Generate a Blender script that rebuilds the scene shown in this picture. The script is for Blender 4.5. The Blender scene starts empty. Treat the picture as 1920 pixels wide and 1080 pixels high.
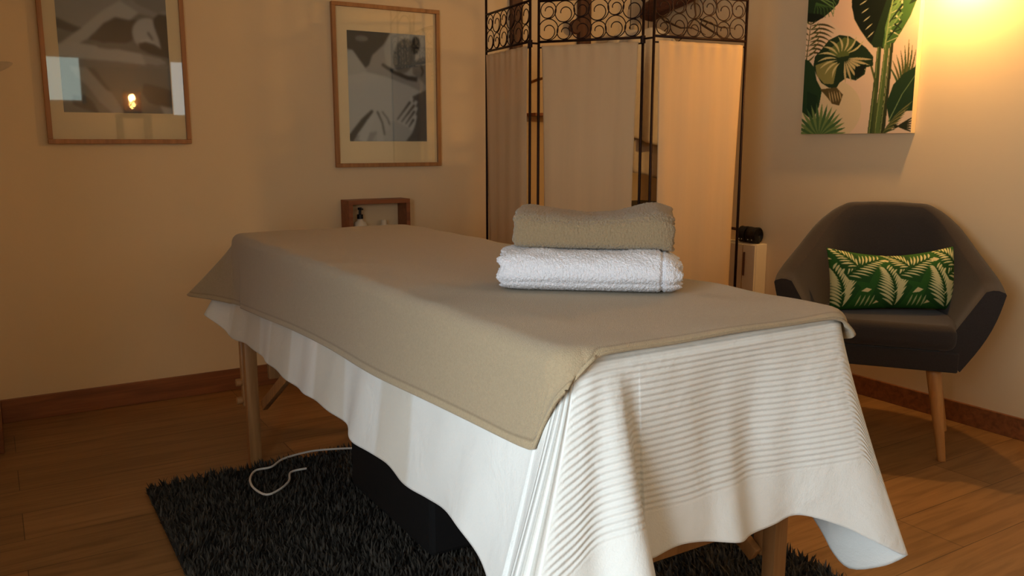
import bpy, bmesh, math, random
import numpy as np
from mathutils import Vector, Matrix
random.seed(7); rng = np.random.default_rng(7)
sc = bpy.context.scene
COL = sc.collection
PI = math.pi

# ------------------------------------------------------------------ helpers
def s2l(c):
    return tuple(((v/255)/12.92 if v/255 <= .04045 else ((v/255+.055)/1.055)**2.4) for v in c)

def tag(o, label=None, cat=None, group=None, kind=None):
    if label: o['label'] = label
    if cat: o['category'] = cat
    if group: o['group'] = group
    if kind: o['kind'] = kind
    return o

def empty(name, loc=(0, 0, 0), rz=0, label=None, cat=None, group=None):
    o = bpy.data.objects.new(name, None); COL.objects.link(o)
    o.empty_display_size = .05
    o.location = loc; o.rotation_euler = (0, 0, rz)
    return tag(o, label, cat, group)

def link(name, me, m=None, parent=None, smooth=False):
    o = bpy.data.objects.new(name, me); COL.objects.link(o)
    if m is not None and not me.materials:
        for k in (m if isinstance(m, (list, tuple)) else [m]): me.materials.append(k)
    if smooth:
        me.polygons.foreach_set('use_smooth', [True]*len(me.polygons))
    if parent: o.parent = parent
    return o

def mesh(name, verts, faces, m=None, parent=None, smooth=False):
    me = bpy.data.meshes.new(name)
    me.from_pydata([tuple(v) for v in verts], [], [tuple(f) for f in faces]); me.update()
    return link(name, me, m, parent, smooth)

class MB:
    def __init__(s): s.v = []; s.f = []
    def add(s, vs, fs):
        n = len(s.v); s.v += [tuple(v) for v in vs]; s.f += [tuple(i+n for i in f) for f in fs]; return s
    def box(s, x0, x1, y0, y1, z0, z1, M=None, c=0.0):
        bm = bmesh.new(); bmesh.ops.create_cube(bm, size=1)
        for v in bm.verts:
            v.co = Vector(((x0+x1)/2+v.co.x*(x1-x0), (y0+y1)/2+v.co.y*(y1-y0), (z0+z1)/2+v.co.z*(z1-z0)))
        if c > 0: bmesh.ops.bevel(bm, geom=list(bm.edges), offset=c, segments=2, affect='EDGES', profile=.5)
        if M is not None: bmesh.ops.transform(bm, matrix=M, verts=list(bm.verts))
        bm.verts.index_update()
        s.add([v.co[:] for v in bm.verts], [[v.index for v in f.verts] for f in bm.faces]); bm.free(); return s
    def bar(s, a, b, w, h, c=0.002):
        a = Vector(a); b = Vector(b); d = b-a; L = d.length
        q = d.to_track_quat('Z', 'Y').to_matrix().to_4x4()
        # keep one side horizontal
        zax = d.normalized(); up = Vector((0, 0, 1)) if abs(zax.z) < .95 else Vector((0, 1, 0))
        xax = up.cross(zax).normalized(); yax = zax.cross(xax)
        M = Matrix((xax, yax, zax)).transposed().to_4x4(); M.translation = a
        return s.box(-w/2, w/2, -h/2, h/2, 0, L, M, c)
    def tube(s, pts, r, n=8, cap=True):
        pts = [Vector(p) for p in pts]; N = len(pts)
        rs = r if hasattr(r, '__len__') else [r]*N
        t0 = (pts[1]-pts[0]).normalized()
        ref = Vector((0, 0, 1)) if abs(t0.z) < .9 else Vector((1, 0, 0))
        nrm = t0.cross(ref).normalized(); vs = []
        for i, p in enumerate(pts):
            t = (pts[min(i+1, N-1)]-pts[max(i-1, 0)])
            if t.length < 1e-9: t = t0
            t.normalize(); nrm = (nrm-t*nrm.dot(t)).normalized(); b = t.cross(nrm)
            for k in range(n):
                a = 2*PI*k/n; vs.append(p+(nrm*math.cos(a)+b*math.sin(a))*rs[i])
        fs = [(i*n+k, i*n+(k+1) % n, (i+1)*n+(k+1) % n, (i+1)*n+k) for i in range(N-1) for k in range(n)]
        if cap: fs += [tuple(range(n-1, -1, -1)), tuple((N-1)*n+k for k in range(n))]
        return s.add(vs, fs)
    def lathe(s, prof, c=(0, 0), n=24, M=None):
        vs = []; 
        for r, z in prof:
            for k in range(n):
                a = 2*PI*k/n; v = Vector((c[0]+r*math.cos(a), c[1]+r*math.sin(a), z))
                vs.append(M @ v if M is not None else v)
        N = len(prof)
        fs = [(i*n+k, i*n+(k+1) % n, (i+1)*n+(k+1) % n, (i+1)*n+k) for i in range(N-1) for k in range(n)]
        fs += [tuple(range(n-1, -1, -1)), tuple((N-1)*n+k for k in range(n))]
        return s.add(vs, fs)
    def build(s, name, m, parent=None, smooth=False):
        return mesh(name, s.v, s.f, m, parent, smooth)

def autosmooth(o, deg=35):
    me = o.data
    me.polygons.foreach_set('use_smooth', [True]*len(me.polygons))
    bm = bmesh.new(); bm.from_mesh(me)
    for e in bm.edges:
        if len(e.link_faces) == 2 and e.calc_face_angle(0) > math.radians(deg): e.smooth = False
    bm.to_mesh(me); bm.free(); return o

# ------------------------------------------------------------------ materials
def nt(name):
    m = bpy.data.materials.new(name); m.use_nodes = True
    t = m.node_tree; b = t.nodes['Principled BSDF']; return m, t, b
def N(t, kind, **kw):
    n = t.nodes.new(kind)
    for k, v in kw.items():
        if k in n.inputs: n.inputs[k].default_value = v
        else: setattr(n, k, v)
    return n
def coords(t, which='Object', scale=(1, 1, 1), rot=(0, 0, 0)):
    tc = t.nodes.new('ShaderNodeTexCoord'); mp = t.nodes.new('ShaderNodeMapping')
    mp.inputs['Scale'].default_value = scale; mp.inputs['Rotation'].default_value = rot
    t.links.new(tc.outputs[which], mp.inputs[0]); return mp.outputs[0]
def ramp(t, src, stops, interp='LINEAR'):
    r = t.nodes.new('ShaderNodeValToRGB'); r.color_ramp.interpolation = interp
    e = r.color_ramp.elements
    while len(e) < len(stops): e.new(.5)
    for k, (p, c) in enumerate(stops): e[k].position = p; e[k].color = (*c, 1)
    t.links.new(src, r.inputs[0]); return r.outputs[0]
def mat(name, col, rough=.7, metal=0, sheen=0, var=.0, vscale=20, bump=0, bscale=200, bdist=.002, spec=.4, stretch=(1, 1, 1)):
    m, t, b = nt(name)
    c = s2l(col); b.inputs['Base Color'].default_value = (*c, 1)
    b.inputs['Roughness'].default_value = rough; b.inputs['Metallic'].default_value = metal
    b.inputs['Specular IOR Level'].default_value = spec
    if sheen: b.inputs['Sheen Weight'].default_value = sheen; b.inputs['Sheen Roughness'].default_value = .5
    if var:
        co = coords(t, 'Object', stretch)
        n = N(t, 'ShaderNodeTexNoise', Scale=vscale, Detail=5.0); t.links.new(co, n.inputs['Vector'])
        lo = tuple(v*(1-var) for v in c); hi = tuple(min(1, v*(1+var)) for v in c)
        t.links.new(ramp(t, n.outputs['Fac'], [(.3, lo), (.7, hi)]), b.inputs['Base Color'])
    if bump:
        co = coords(t, 'Object', stretch)
        n = N(t, 'ShaderNodeTexNoise', Scale=bscale, Detail=3.0); t.links.new(co, n.inputs['Vector'])
        bp = N(t, 'ShaderNodeBump', Strength=bump, Distance=bdist); t.links.new(n.outputs['Fac'], bp.inputs['Height'])
        t.links.new(bp.outputs[0], b.inputs['Normal'])
    return m

def wood_mat(name, c1, c2, rough=.5, axis='x', grain=8):
    m, t, b = nt(name)
    sc_ = {'x': (1, grain*2, grain*2), 'y': (grain*2, 1, grain*2), 'z': (grain*2, grain*2, 1)}[axis]
    co = coords(t, 'Object', sc_)
    n = N(t, 'ShaderNodeTexNoise', Scale=3.0, Detail=6.0, Distortion=.6); t.links.new(co, n.inputs['Vector'])
    t.links.new(ramp(t, n.outputs['Fac'], [(.3, s2l(c1)), (.7, s2l(c2))]), b.inputs['Base Color'])
    b.inputs['Roughness'].default_value = rough
    bp = N(t, 'ShaderNodeBump', Strength=.15, Distance=.001); t.links.new(n.outputs['Fac'], bp.inputs['Height'])
    t.links.new(bp.outputs[0], b.inputs['Normal'])
    return m

M = {}
M['wall'] = mat('wall paint', (224, 200, 162), .85, var=.02, vscale=3, bump=.12, bscale=90, bdist=.001)
M['ceiling'] = mat('ceiling paint', (215, 208, 195), .9, var=.02, vscale=3)
M['base'] = wood_mat('baseboard wood', (112, 66, 36), (150, 92, 52), .45)
M['frame'] = wood_mat('oak frame wood', (150, 100, 55), (180, 125, 72), .5, 'z')
M['legwood'] = wood_mat('beech leg wood', (150, 105, 62), (186, 138, 88), .45, 'z')
M['box'] = wood_mat('shelf wood', (120, 66, 34), (150, 88, 48), .5, 'x')
M['darkwood'] = wood_mat('dark brown wood', (62, 34, 20), (92, 54, 32), .6, 'z')
M['mat'] = mat('cream mount board', (238, 210, 160), .8, var=.01)
M['iron'] = mat('wrought iron', (44, 24, 16), .5, metal=.6, var=.2, vscale=60)
M['charcoal'] = mat('charcoal wool fabric', (53, 48, 47), .95, sheen=.15, var=.12, vscale=300, bump=.4, bscale=600, bdist=.001, spec=.2)
M['charcoal2'] = mat('charcoal seat fabric', (56, 50, 48), .95, sheen=.15, var=.12, vscale=300, bump=.4, bscale=600, bdist=.001, spec=.2)
M['black'] = mat('black plastic', (14, 13, 13), .35)
M['bag'] = mat('black nylon', (16, 16, 18), .8, bump=.3, bscale=400)
M['leather'] = mat('black leather', (22, 20, 20), .45, bump=.4, bscale=150)
M['silver'] = mat('silver stud', (200, 200, 200), .2, metal=1)
M['brass'] = mat('brass rod', (150, 105, 50), .35, metal=.9)
M['cable'] = mat('white cable', (225, 220, 212), .5)
M['white'] = mat('white lacquer', (228, 212, 186), .6)
M['pad'] = mat('cream vinyl', (200, 190, 170), .5)
M['terrywhite'] = mat('white terry cloth', (236, 234, 240), 1, sheen=.3, var=.05, vscale=150, bump=.9, bscale=420, bdist=.004, spec=.1)
M['terrybeige'] = mat('taupe terry cloth', (148, 127, 98), 1, sheen=.3, var=.08, vscale=250, bump=.8, bscale=480, bdist=.003, spec=.1)
M['robe'] = mat('off white robe cloth', (215, 200, 175), .95, var=.05, vscale=30, bump=.3, bscale=300)
M['drift'] = mat('driftwood', (92, 54, 34), .85, var=.3, vscale=12, bump=.8, bscale=30, bdist=.006, stretch=(4, 1, 4))
M['twig'] = mat('dry twig', (88, 62, 38), .85, var=.2, vscale=30)
M['leaf'] = mat('beige leaf tone', (196, 176, 148), .85, var=.1, vscale=30)
M['shade'] = mat('white metal lamp shade', (235, 225, 205), .5)
M['metaldark'] = mat('dark metal', (40, 36, 32), .4, metal=.8)
M['bottle'] = mat('white bottle plastic', (225, 212, 190), .35)
M['curtain'] = mat('sheer curtain', (220, 220, 205), .9, var=.03)

def translucent(name, col, amt=.35, bump=.05, bscale=500, weave=True):
    m, t, b = nt(name)
    c = s2l(col); b.inputs['Base Color'].default_value = (*c, 1); b.inputs['Roughness'].default_value = .95
    b.inputs['Specular IOR Level'].default_value = .15
    co = coords(t, 'Object', (1, 1, .05))
    n = N(t, 'ShaderNodeTexNoise', Scale=45.0, Detail=2.0); t.links.new(co, n.inputs['Vector'])
    cc = ramp(t, n.outputs['Fac'], [(.3, tuple(v*.97 for v in c)), (.7, c)])
    t.links.new(cc, b.inputs['Base Color'])
    bp = N(t, 'ShaderNodeBump', Strength=bump, Distance=.002); t.links.new(n.outputs['Fac'], bp.inputs['Height'])
    t.links.new(bp.outputs[0], b.inputs['Normal'])
    tr = N(t, 'ShaderNodeBsdfTranslucent'); t.links.new(cc, tr.inputs['Color'])
    mx = N(t, 'ShaderNodeMixShader', Fac=amt)
    t.links.new(b.outputs[0], mx.inputs[1]); t.links.new(tr.outputs[0], mx.inputs[2])
    t.links.new(mx.outputs[0], t.nodes['Material Output'].inputs[0]); return m
M['screencloth'] = translucent('cream screen cotton', (232, 202, 160), .3)

def floor_mat():
    m, t, b = nt('oak laminate planks')
    co = coords(t, 'Object', (1, 1, 1))
    br = N(t, 'ShaderNodeTexBrick', Scale=1.0)
    br.offset = .37; br.inputs['Brick Width'].default_value = 1.28; br.inputs['Row Height'].default_value = .19
    br.inputs['Mortar Size'].default_value = .0012; br.inputs['Mortar Smooth'].default_value = .2
    br.inputs['Color1'].default_value = (*s2l((146, 108, 66)), 1); br.inputs['Color2'].default_value = (*s2l((166, 124, 78)), 1)
    br.inputs['Mortar'].default_value = (*s2l((88, 60, 36)), 1)
    t.links.new(co, br.inputs['Vector'])
    co2 = coords(t, 'Object', (1.2, 14, 1))
    n = N(t, 'ShaderNodeTexNoise', Scale=2.2, Detail=7.0, Distortion=1.2); t.links.new(co2, n.inputs['Vector'])
    g = ramp(t, n.outputs['Fac'], [(.3, (.62, .58, .52)), (.62, (1, 1, 1))])
    mx = N(t, 'ShaderNodeMix', data_type='RGBA', blend_type='MULTIPLY'); mx.inputs[0].default_value = .9
    t.links.new(br.outputs['Color'], mx.inputs[6]); t.links.new(g, mx.inputs[7])
    t.links.new(mx.outputs[2], b.inputs['Base Color'])
    b.inputs['Roughness'].default_value = .42; b.inputs['Specular IOR Level'].default_value = .35
    return m
M['floor'] = floor_mat()

def vcol_mat(name, attr='art', rough=.8, bump=0):
    m, t, b = nt(name)
    a = t.nodes.new('ShaderNodeAttribute'); a.attribute_name = attr
    t.links.new(a.outputs['Color'], b.inputs['Base Color']); b.inputs['Roughness'].default_value = rough
    b.inputs['Specular IOR Level'].default_value = .2
    if bump:
        co = coords(t, 'Object'); n = N(t, 'ShaderNodeTexNoise', Scale=500.0); t.links.new(co, n.inputs['Vector'])
        bp = N(t, 'ShaderNodeBump', Strength=bump, Distance=.001); t.links.new(n.outputs['Fac'], bp.inputs['Height'])
        t.links.new(bp.outputs[0], b.inputs['Normal'])
    return m
M['art'] = vcol_mat('printed picture')
M['cushion'] = vcol_mat('printed cotton', bump=.3)

def glass_mat():
    m, t, b = nt('picture glass')
    gl = N(t, 'ShaderNodeBsdfGlossy', Roughness=.02); gl.inputs['Color'].default_value = (1, 1, 1, 1)
    tr = N(t, 'ShaderNodeBsdfTransparent'); fr = N(t, 'ShaderNodeFresnel', IOR=1.5)
    mx = t.nodes.new('ShaderNodeMixShader'); t.links.new(fr.outputs[0], mx.inputs[0])
    t.links.new(tr.outputs[0], mx.inputs[1]); t.links.new(gl.outputs[0], mx.inputs[2])
    t.links.new(mx.outputs[0], t.nodes['Material Output'].inputs[0]); return m
M['glass'] = glass_mat()

def emis(name, col, s):
    m, t, b = nt(name)
    b.inputs['Base Color'].default_value = (0, 0, 0, 1)
    b.inputs['Emission Color'].default_value = (*col, 1); b.inputs['Emission Strength'].default_value = s; return m

# sheet with ribbed band: uses attributes rib (fabric distance past the short edge), seam, stripe
def sheet_mat():
    m, t, b = nt('white bedspread cotton')
    b.inputs['Roughness'].default_value = .95; b.inputs['Specular IOR Level'].default_value = .15
    b.inputs['Sheen Weight'].default_value = .15
    def attr(n):
        a = t.nodes.new('ShaderNodeAttribute'); a.attribute_name = n; return a.outputs['Fac']
    def mth(op, a, bb=None, **k):
        n = t.nodes.new('ShaderNodeMath'); n.operation = op
        for i, v in enumerate((a, bb)):
            if v is None: continue
            if isinstance(v, (int, float)): n.inputs[i].default_value = v
            else: t.links.new(v, n.inputs[i])
        return n.outputs[0]
    rib = attr('rib'); mask = attr('ribmask'); seam = attr('seam'); smask = attr('seammask'); stripe = attr('stripe')
    w1 = mth('MULTIPLY', mth('SINE', mth('MULTIPLY', rib, 2*PI/.0100)), mask)
    w2 = mth('MULTIPLY', mth('SINE', mth('MULTIPLY', seam, 2*PI)), smask)
    co = coords(t, 'Object'); n = N(t, 'ShaderNodeTexNoise', Scale=350.0, Detail=3.0); t.links.new(co, n.inputs['Vector'])
    n2 = N(t, 'ShaderNodeTexNoise', Scale=9.0, Detail=4.0, Distortion=.8); t.links.new(co, n2.inputs['Vector'])
    h = mth('ADD', mth('MULTIPLY', w1, .36), mth('MULTIPLY', w2, .6))
    h = mth('ADD', h, mth('MULTIPLY', n.outputs['Fac'], .25)); h = mth('ADD', h, mth('MULTIPLY', n2.outputs['Fac'], 2.4))
    bp = N(t, 'ShaderNodeBump', Strength=.8, Distance=.0028); t.links.new(h, bp.inputs['Height'])
    t.links.new(bp.outputs[0], b.inputs['Normal'])
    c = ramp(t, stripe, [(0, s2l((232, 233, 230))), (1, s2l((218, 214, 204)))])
    sm = mth('MULTIPLY', mth('GREATER_THAN', mth('SINE', mth('MULTIPLY', seam, 2*PI)), .25), smask)
    mx = N(t, 'ShaderNodeMix', data_type='RGBA'); t.links.new(mth('MULTIPLY', sm, .45), mx.inputs[0])
    t.links.new(c, mx.inputs[6]); mx.inputs[7].default_value = (*s2l((150, 148, 138)), 1)
    t.links.new(mx.outputs[2], b.inputs['Base Color']); return m
M['sheet'] = sheet_mat()

# ------------------------------------------------------------------ raster for printed things
class Ras:
    def __init__(s, w, h, x0, x1, y0, y1, bg):
        s.w, s.h = w, h
        s.X, s.Y = np.meshgrid(np.linspace(x0, x1, w), np.linspace(y0, y1, h))
        s.img = np.ones((h, w, 3))*np.array(bg, float)
    def put(s, mask, col, a=1.0):
        mk = mask.astype(float)[..., None]*a; s.img = s.img*(1-mk)+np.array(col, float)*mk
    def poly(s, pts, col, a=1.0):
        P = np.array(pts, float); ins = np.zeros_like(s.X, bool); n = len(P)
        for i in range(n):
            xa, ya = P[i]; xb, yb = P[(i+1) % n]
            if ya == yb: continue
            c = ((ya > s.Y) != (yb > s.Y)) & (s.X < (xb-xa)*(s.Y-ya)/(yb-ya)+xa); ins ^= c
        s.put(ins, col, a); return ins
    def ell(s, cx, cy, rx, ry, col, a=1.0, ang=0):
        c, q = math.cos(ang), math.sin(ang); dx = s.X-cx; dy = s.Y-cy
        u = (dx*c+dy*q)/rx; v = (-dx*q+dy*c)/ry; s.put(u*u+v*v < 1, col, a)
    def line(s, pts, w0, w1, col, a=1.0):
        pts = np.array(pts, float); n = len(pts); L = []; Rr = []
        for i in range(n):
            d = pts[min(i+1, n-1)]-pts[max(i-1, 0)]; d = d/(np.hypot(*d)+1e-9); nn = np.array([-d[1], d[0]])
            w = (w0+(w1-w0)*i/(n-1))/2; L.append(pts[i]+nn*w); Rr.append(pts[i]-nn*w)
        s.poly(L+Rr[::-1], col, a)
    def lens(s, a, b, w, col, al=1.0, bend=0):
        a = np.array(a, float); b = np.array(b, float); d = b-a; n = np.array([-d[1], d[0]])/(np.hypot(*d)+1e-9)
        ts = np.linspace(0, 1, 9)
        cen = [a+d*t+n*bend*math.sin(PI*t) for t in ts]
        wd = [w*math.sin(PI*min(1, t*1.02))**.8 if 0 < t < 1 else 0 for t in ts]
        s.poly([c+n*x/2 for c, x in zip(cen, wd)]+[c-n*x/2 for c, x in zip(cen, wd)][::-1], col, al)
    def blur(s, k):
        for _ in range(k):
            p = np.pad(s.img, ((1, 1), (1, 1), (0, 0)), 'edge')
            s.img = (p[:-2, 1:-1]+p[2:, 1:-1]+p[1:-1, :-2]+p[1:-1, 2:]+2*p[1:-1, 1:-1])/6
    def lin(s):
        c = np.clip(s.img/255, 0, 1)
        return np.where(c <= .04045, c/12.92, ((c+.055)/1.055)**2.4)

def grid_faces(w, h):
    i = np.arange(h-1)[:, None]*w+np.arange(w-1)[None, :]
    return np.stack([i, i+1, i+w+1, i+w], -1).reshape(-1, 4).tolist()

def set_art(me, cols):
    a = me.color_attributes.new('art', 'FLOAT_COLOR', 'POINT')
    c = np.ones((len(me.vertices), 4), np.float32); c[:len(cols), :3] = cols
    a.data.foreach_set('color', c.ravel())

# ------------------------------------------------------------------ the room
XW, YW, ZC = 3.05, 3.61, 2.45
XL, YB, YN = -.62, -1.85, 3.25          # left wall, back wall, nib wall face
def struct(name, mb, m):
    o = mb.build(name, m); o['kind'] = 'structure'; return o
struct('floor', MB().box(XL-.12, XW+.12, YB-.12, YW+.12, -.1, 0), M['floor'])
struct('ceiling', MB().box(XL-.12, XW+.12, YB-.12, YW+.12, ZC, ZC+.1), M['ceiling'])
struct('wall_front', MB().box(-.14, XW+.12, YW, YW+.12, 0, ZC), M['wall'])
struct('wall_right', MB().box(XW, XW+.12, YB-.12, YW, 0, ZC), M['wall'])
struct('wall_nib', MB().box(XL-.12, -.045, YN, YW+.12, 0, ZC), M['wall'])
def wall_with_holes(name, axis, pos, th, a0, a1, holes, m):
    """wall slab along an axis with rectangular openings (a0,a1,z0,z1)"""
    mb = MB(); hs = sorted(holes)
    def bx(p0, p1, z0, z1):
        if p1-p0 < 1e-4 or z1-z0 < 1e-4: return
        if axis == 'x': mb.box(p0, p1, pos, pos+th, z0, z1)
        else: mb.box(pos, pos+th, p0, p1, z0, z1)
    c = a0
    for h in hs:
        bx(c, h[0], 0, ZC); bx(h[0], h[1], 0, h[2]); bx(h[0], h[1], h[3], ZC); c = h[1]
    bx(c, a1, 0, ZC)
    return struct(name, mb, m)
W1 = (-.45, .86, 1.40, 1.86); W2 = (1.60, 2.35, 1.28, 1.86); D1 = (-.15, .80, .45, 1.58)
wall_with_holes('wall_back', 'x', YB-.12, .12, XL-.12, XW, [W1, W2], M['wall'])
wall_with_holes('wall_left', 'y', XL-.12, .12, YB, YN, [D1], M['wall'])
# baseboards
struct('baseboard_front', MB().box(-.045+.013, XW-.013, YW-.013, YW, 0, .09, c=.002), M['base'])
struct('baseboard_right', MB().box(XW-.013, XW, YB, YW, 0, .078, c=.002), M['base'])
struct('baseboard_nib', MB().box(-.045, -.032, YN-.013, YW, 0, .09, c=.002).box(XL, -.045, YN-.013, YN, 0, .09, c=.002), M['base'])
# windows (behind the camera; they light the room and show in the picture glass)
def window(name, axis, w, pos):
    a0, a1, z0, z1 = w; f = .035; root = empty(name); root['kind'] = 'structure'
    mb = MB()
    def bx(m_, p0, p1, q0, q1):
        if axis == 'x': m_.box(p0, p1, pos-.07, pos-.03, q0, q1, c=.003)
        else: m_.box(pos-.07, pos-.03, p0, p1, q0, q1, c=.003)
    bx(mb, a0, a1, z0, z0+f); bx(mb, a0, a1, z1-f, z1); bx(mb, a0, a0+f, z0+f, z1-f); bx(mb, a1-f, a1, z0+f, z1-f)
    o = mb.build('window_frame', M['white'], root)
    mid = (a0+a1)/2; mb = MB(); bx(mb, mid-.012, mid+.012, z0+f, z1-f)
    mb.build('window_mullion', M['white'], root)
    return root
window('window_1', 'x', W1, YB); window('window_2', 'x', W2, YB); window('window_3', 'y', D1, XL)

t = empty('daylight_blocker', (XL, .84, 0), label='white panelled shutter leaf added out of view beside the left window to shade the far end', cat='blocker')  # added, unseen by the camera: keeps left-window daylight off the far end
MB().box(.002, .16, -.016, .016, .42, 1.62, c=.003).build('blocker_leaf', M['white'], t)
for (a, b) in ((.47, .98), (1.04, 1.57)):
    MB().box(.03, .13, -.022, -.0165, a, b, c=.002).build('blocker_panel', M['white'], t)

def area(name, loc, rot, sx, sy, p, col):
    l = bpy.data.lights.new(name, 'AREA'); l.shape = 'RECTANGLE'; l.size = sx; l.size_y = sy; l.energy = p; l.color = col
    o = bpy.data.objects.new(name, l); COL.objects.link(o); o.location = loc; o.rotation_euler = rot; return o
DAY = (.80, .93, 1.0)
LEFT_W, BACK_W, LAMP_W = 41, 4.8, 25
area('daylight_left', (XL-.09, (D1[0]+D1[1])/2, (D1[2]+D1[3])/2), (0, -PI/2, 0), D1[3]-D1[2], D1[1]-D1[0], LEFT_W, DAY)
area('daylight_back', ((W1[0]+W1[1])/2, YB-.09, (W1[2]+W1[3])/2), (PI/2, 0, 0), W1[1]-W1[0], W1[3]-W1[2], BACK_W, (.86, 1, .84))
area('daylight_back_right', ((W2[0]+W2[1])/2, YB-.09, (W2[2]+W2[3])/2), (PI/2, 0, 0), W2[1]-W2[0], W2[3]-W2[2], BACK_W*.75, (.88, .97, .95))
# gathered curtain at the window behind, cut off in a curve
def curtain(name, xa, xb, drop, label):
    v = []; f = []; n = 60; h = 20
    for j in range(h):
        for i in range(n):
            u = i/(n-1); q = j/(h-1); x = xa+(xb-xa)*u
            zb = 1.88-drop(u); z = 1.88+(zb-1.88)*q
            v.append((x, YB+.05+.012*math.sin(u*40)*(1-.3*q), z))
    o = mesh(name, v, grid_faces(n, h), M['curtain'], smooth=True)
    md = o.modifiers.new('s', 'SOLIDIFY'); md.thickness = .003
    return tag(o, label, 'curtain')

# ------------------------------------------------------------------ wall lamp
t = empty('wall_lamp', (XW, 1.83, 1.715), label='small warm glowing wall lamp at the top right above the armchair', cat='lamp')
mb = MB(); mb.lathe([(.0, 0), (.045, 0), (.045, .012), (.0, .014)], M=Matrix.Translation((0, 0, .12)) @ Matrix.Rotation(-PI/2, 4, 'Y'))
autosmooth(mb.build('wall_plate', M['metaldark'], t))
autosmooth(MB().tube([(-.012, 0, .12), (-.08, 0, .125), (-.12, 0, .11), (-.125, 0, .085)], .006).build('lamp_arm', M['metaldark'], t))
mb = MB(); prof = [(.018, .085), (.03, .08), (.055, .05), (.06, .045), (.058, .045), (.05, .049), (.026, .076), (.0, .08)]
autosmooth(mb.lathe(prof, (-.125, 0)).build('lamp_shade', M['shade'], t))
bulb = MB().lathe([(.0, -.02), (.012, -.017), (.02, -.005), (.021, .005), (.014, .025), (.01, .045), (0, .046)], (-.125, 0)).build('bulb', emis('warm bulb', (1, .62, .22), 60), t, True)
l = bpy.data.lights.new('wall_lamp_light', 'POINT'); l.energy = LAMP_W; l.color = (1, .54, .165); l.shadow_soft_size = .022
lo = bpy.data.objects.new('wall_lamp_light', l); COL.objects.link(lo); lo.location = (XW-.125, 1.83, 1.685)

# ------------------------------------------------------------------ framed photographs on the front wall
def framed(name, x0, x1, z0, z1, px0, px1, pz0, pz1, ras, label, group='framed photographs on the wall'):
    fw, d = .017, .022
    t = empty(name, ((x0+x1)/2, YW, z0), label=label, cat='picture', group=group)
    ox, oz = (x0+x1)/2, z0
    a0, a1, b0, b1 = x0-ox, x1-ox, 0, z1-oz
    mb = MB()
    mb.box(a0, a1, -d, -.0005, b0, b0+fw, c=.0015).box(a0, a1, -d, -.0005, b1-fw, b1, c=.0015)
    mb.box(a0, a0+fw, -d, -.0005, b0+fw, b1-fw, c=.0015).box(a1-fw, a1, -d, -.0005, b0+fw, b1-fw, c=.0015)
    mb.build('frame', M['frame'], t)
    MB().box(a0+fw, a1-fw, -.008, -.001, b0+fw, b1-fw).build('mount_board', M['mat'], t)
    w, h = ras.w, ras.h
    X, Z = np.meshgrid(np.linspace(px0-ox, px1-ox, w), np.linspace(pz1-oz, pz0-oz, h))
    vs = np.stack([X, np.full_like(X, -.0090), Z], -1).reshape(-1, 3)
    o = mesh('print', vs.tolist(), [f[::-1] for f in grid_faces(w, h)], M['art'], t)
    set_art(o.data, ras.lin().reshape(-1, 3))
    MB().box(a0+fw, a1-fw, -.0160, -.0140, b0+fw, b1-fw).build('glass_pane', M['glass'], t)
    return t
# greys of the prints are neutral
def art_left():
    # drawing units: x 105..320, y 0..212 downwards (visible), extended up to -75
    r = Ras(260, 330, 100, 318, -75, 212, (104, 104, 100))
    g = lambda v: (v, v, v*.97)
    r.poly([(100, -75), (320, -75), (320, -20), (100, 10)], g(80))
    r.poly([(100, -20), (150, -40), (230, -30), (320, -60), (320, 20), (240, 6), (160, 40), (108, 52), (100, 50)], g(140))
    r.poly([(100, 28), (140, 44), (158, 44), (130, 54), (100, 48)], g(62))
    r.poly([(100, 80), (118, 66), (150, 42), (190, 8), (225, -14), (262, 8), (240, 26), (215, 22), (192, 32), (160, 64), (128, 82)], g(170))
    r.poly([(158, 66), (190, 34), (214, 20), (240, 24), (262, 22), (258, 50), (240, 66), (205, 82), (178, 78), (184, 70)], g(48))
    r.ell(282, 52, 38, 34, g(176), ang=.5)
    r.poly([(232, -30), (262, -8), (300, 6), (320, 0), (320, -75), (250, -75)], g(120))
    r.poly([(290, 20), (302, 8), (320, 10), (320, 96), (306, 94), (300, 60), (292, 34)], g(34))
    r.poly([(256, 70), (270, 66), (288, 70), (312, 84), (314, 96), (276, 88), (260, 80)], g(42))
    r.line([(262, 66), (276, 61), (288, 66)], 5, 5, g(196)); r.line([(277, 46), (284, 56), (286, 62)], 4, 3, g(70))
    r.poly([(100, 78), (128, 74), (170, 78), (220, 84), (262, 90), (300, 98), (313, 106), (300, 113), (262, 112), (214, 108), (160, 107), (100, 104)], g(176))
    r.poly([(168, 74), (200, 70), (238, 70), (262, 84), (240, 82), (196, 84), (176, 82)], g(110))
    for k in range(4): r.line([(262+k*2, 92+k*6), (290, 98+k*4.6), (312-k*2, 104+k*3)], 1.6, 1, g(92))
    r.poly([(100, 103), (160, 106), (214, 108), (262, 112), (318, 110), (318, 121), (100, 119)], g(120))
    r.poly([(100, 119), (318, 119), (318, 214), (100, 214)], g(112))
    r.poly([(116, 121), (148, 122), (164, 126), (176, 146), (196, 172), (212, 200), (216, 214), (196, 214), (170, 190), (150, 160), (128, 140)], g(150))
    r.poly([(150, 122), (166, 124), (180, 146), (196, 170), (186, 166), (166, 142)], g(80))
    r.poly([(118, 180), (140, 176), (156, 190), (168, 214), (142, 206), (118, 196)], g(52))
    r.poly([(262, 150), (300, 158), (318, 164), (318, 202), (290, 196), (270, 190), (256, 168)], g(74))
    r.poly([(292, 195), (318, 200), (318, 214), (300, 214)], g(170))
    r.blur(22); return r
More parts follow.
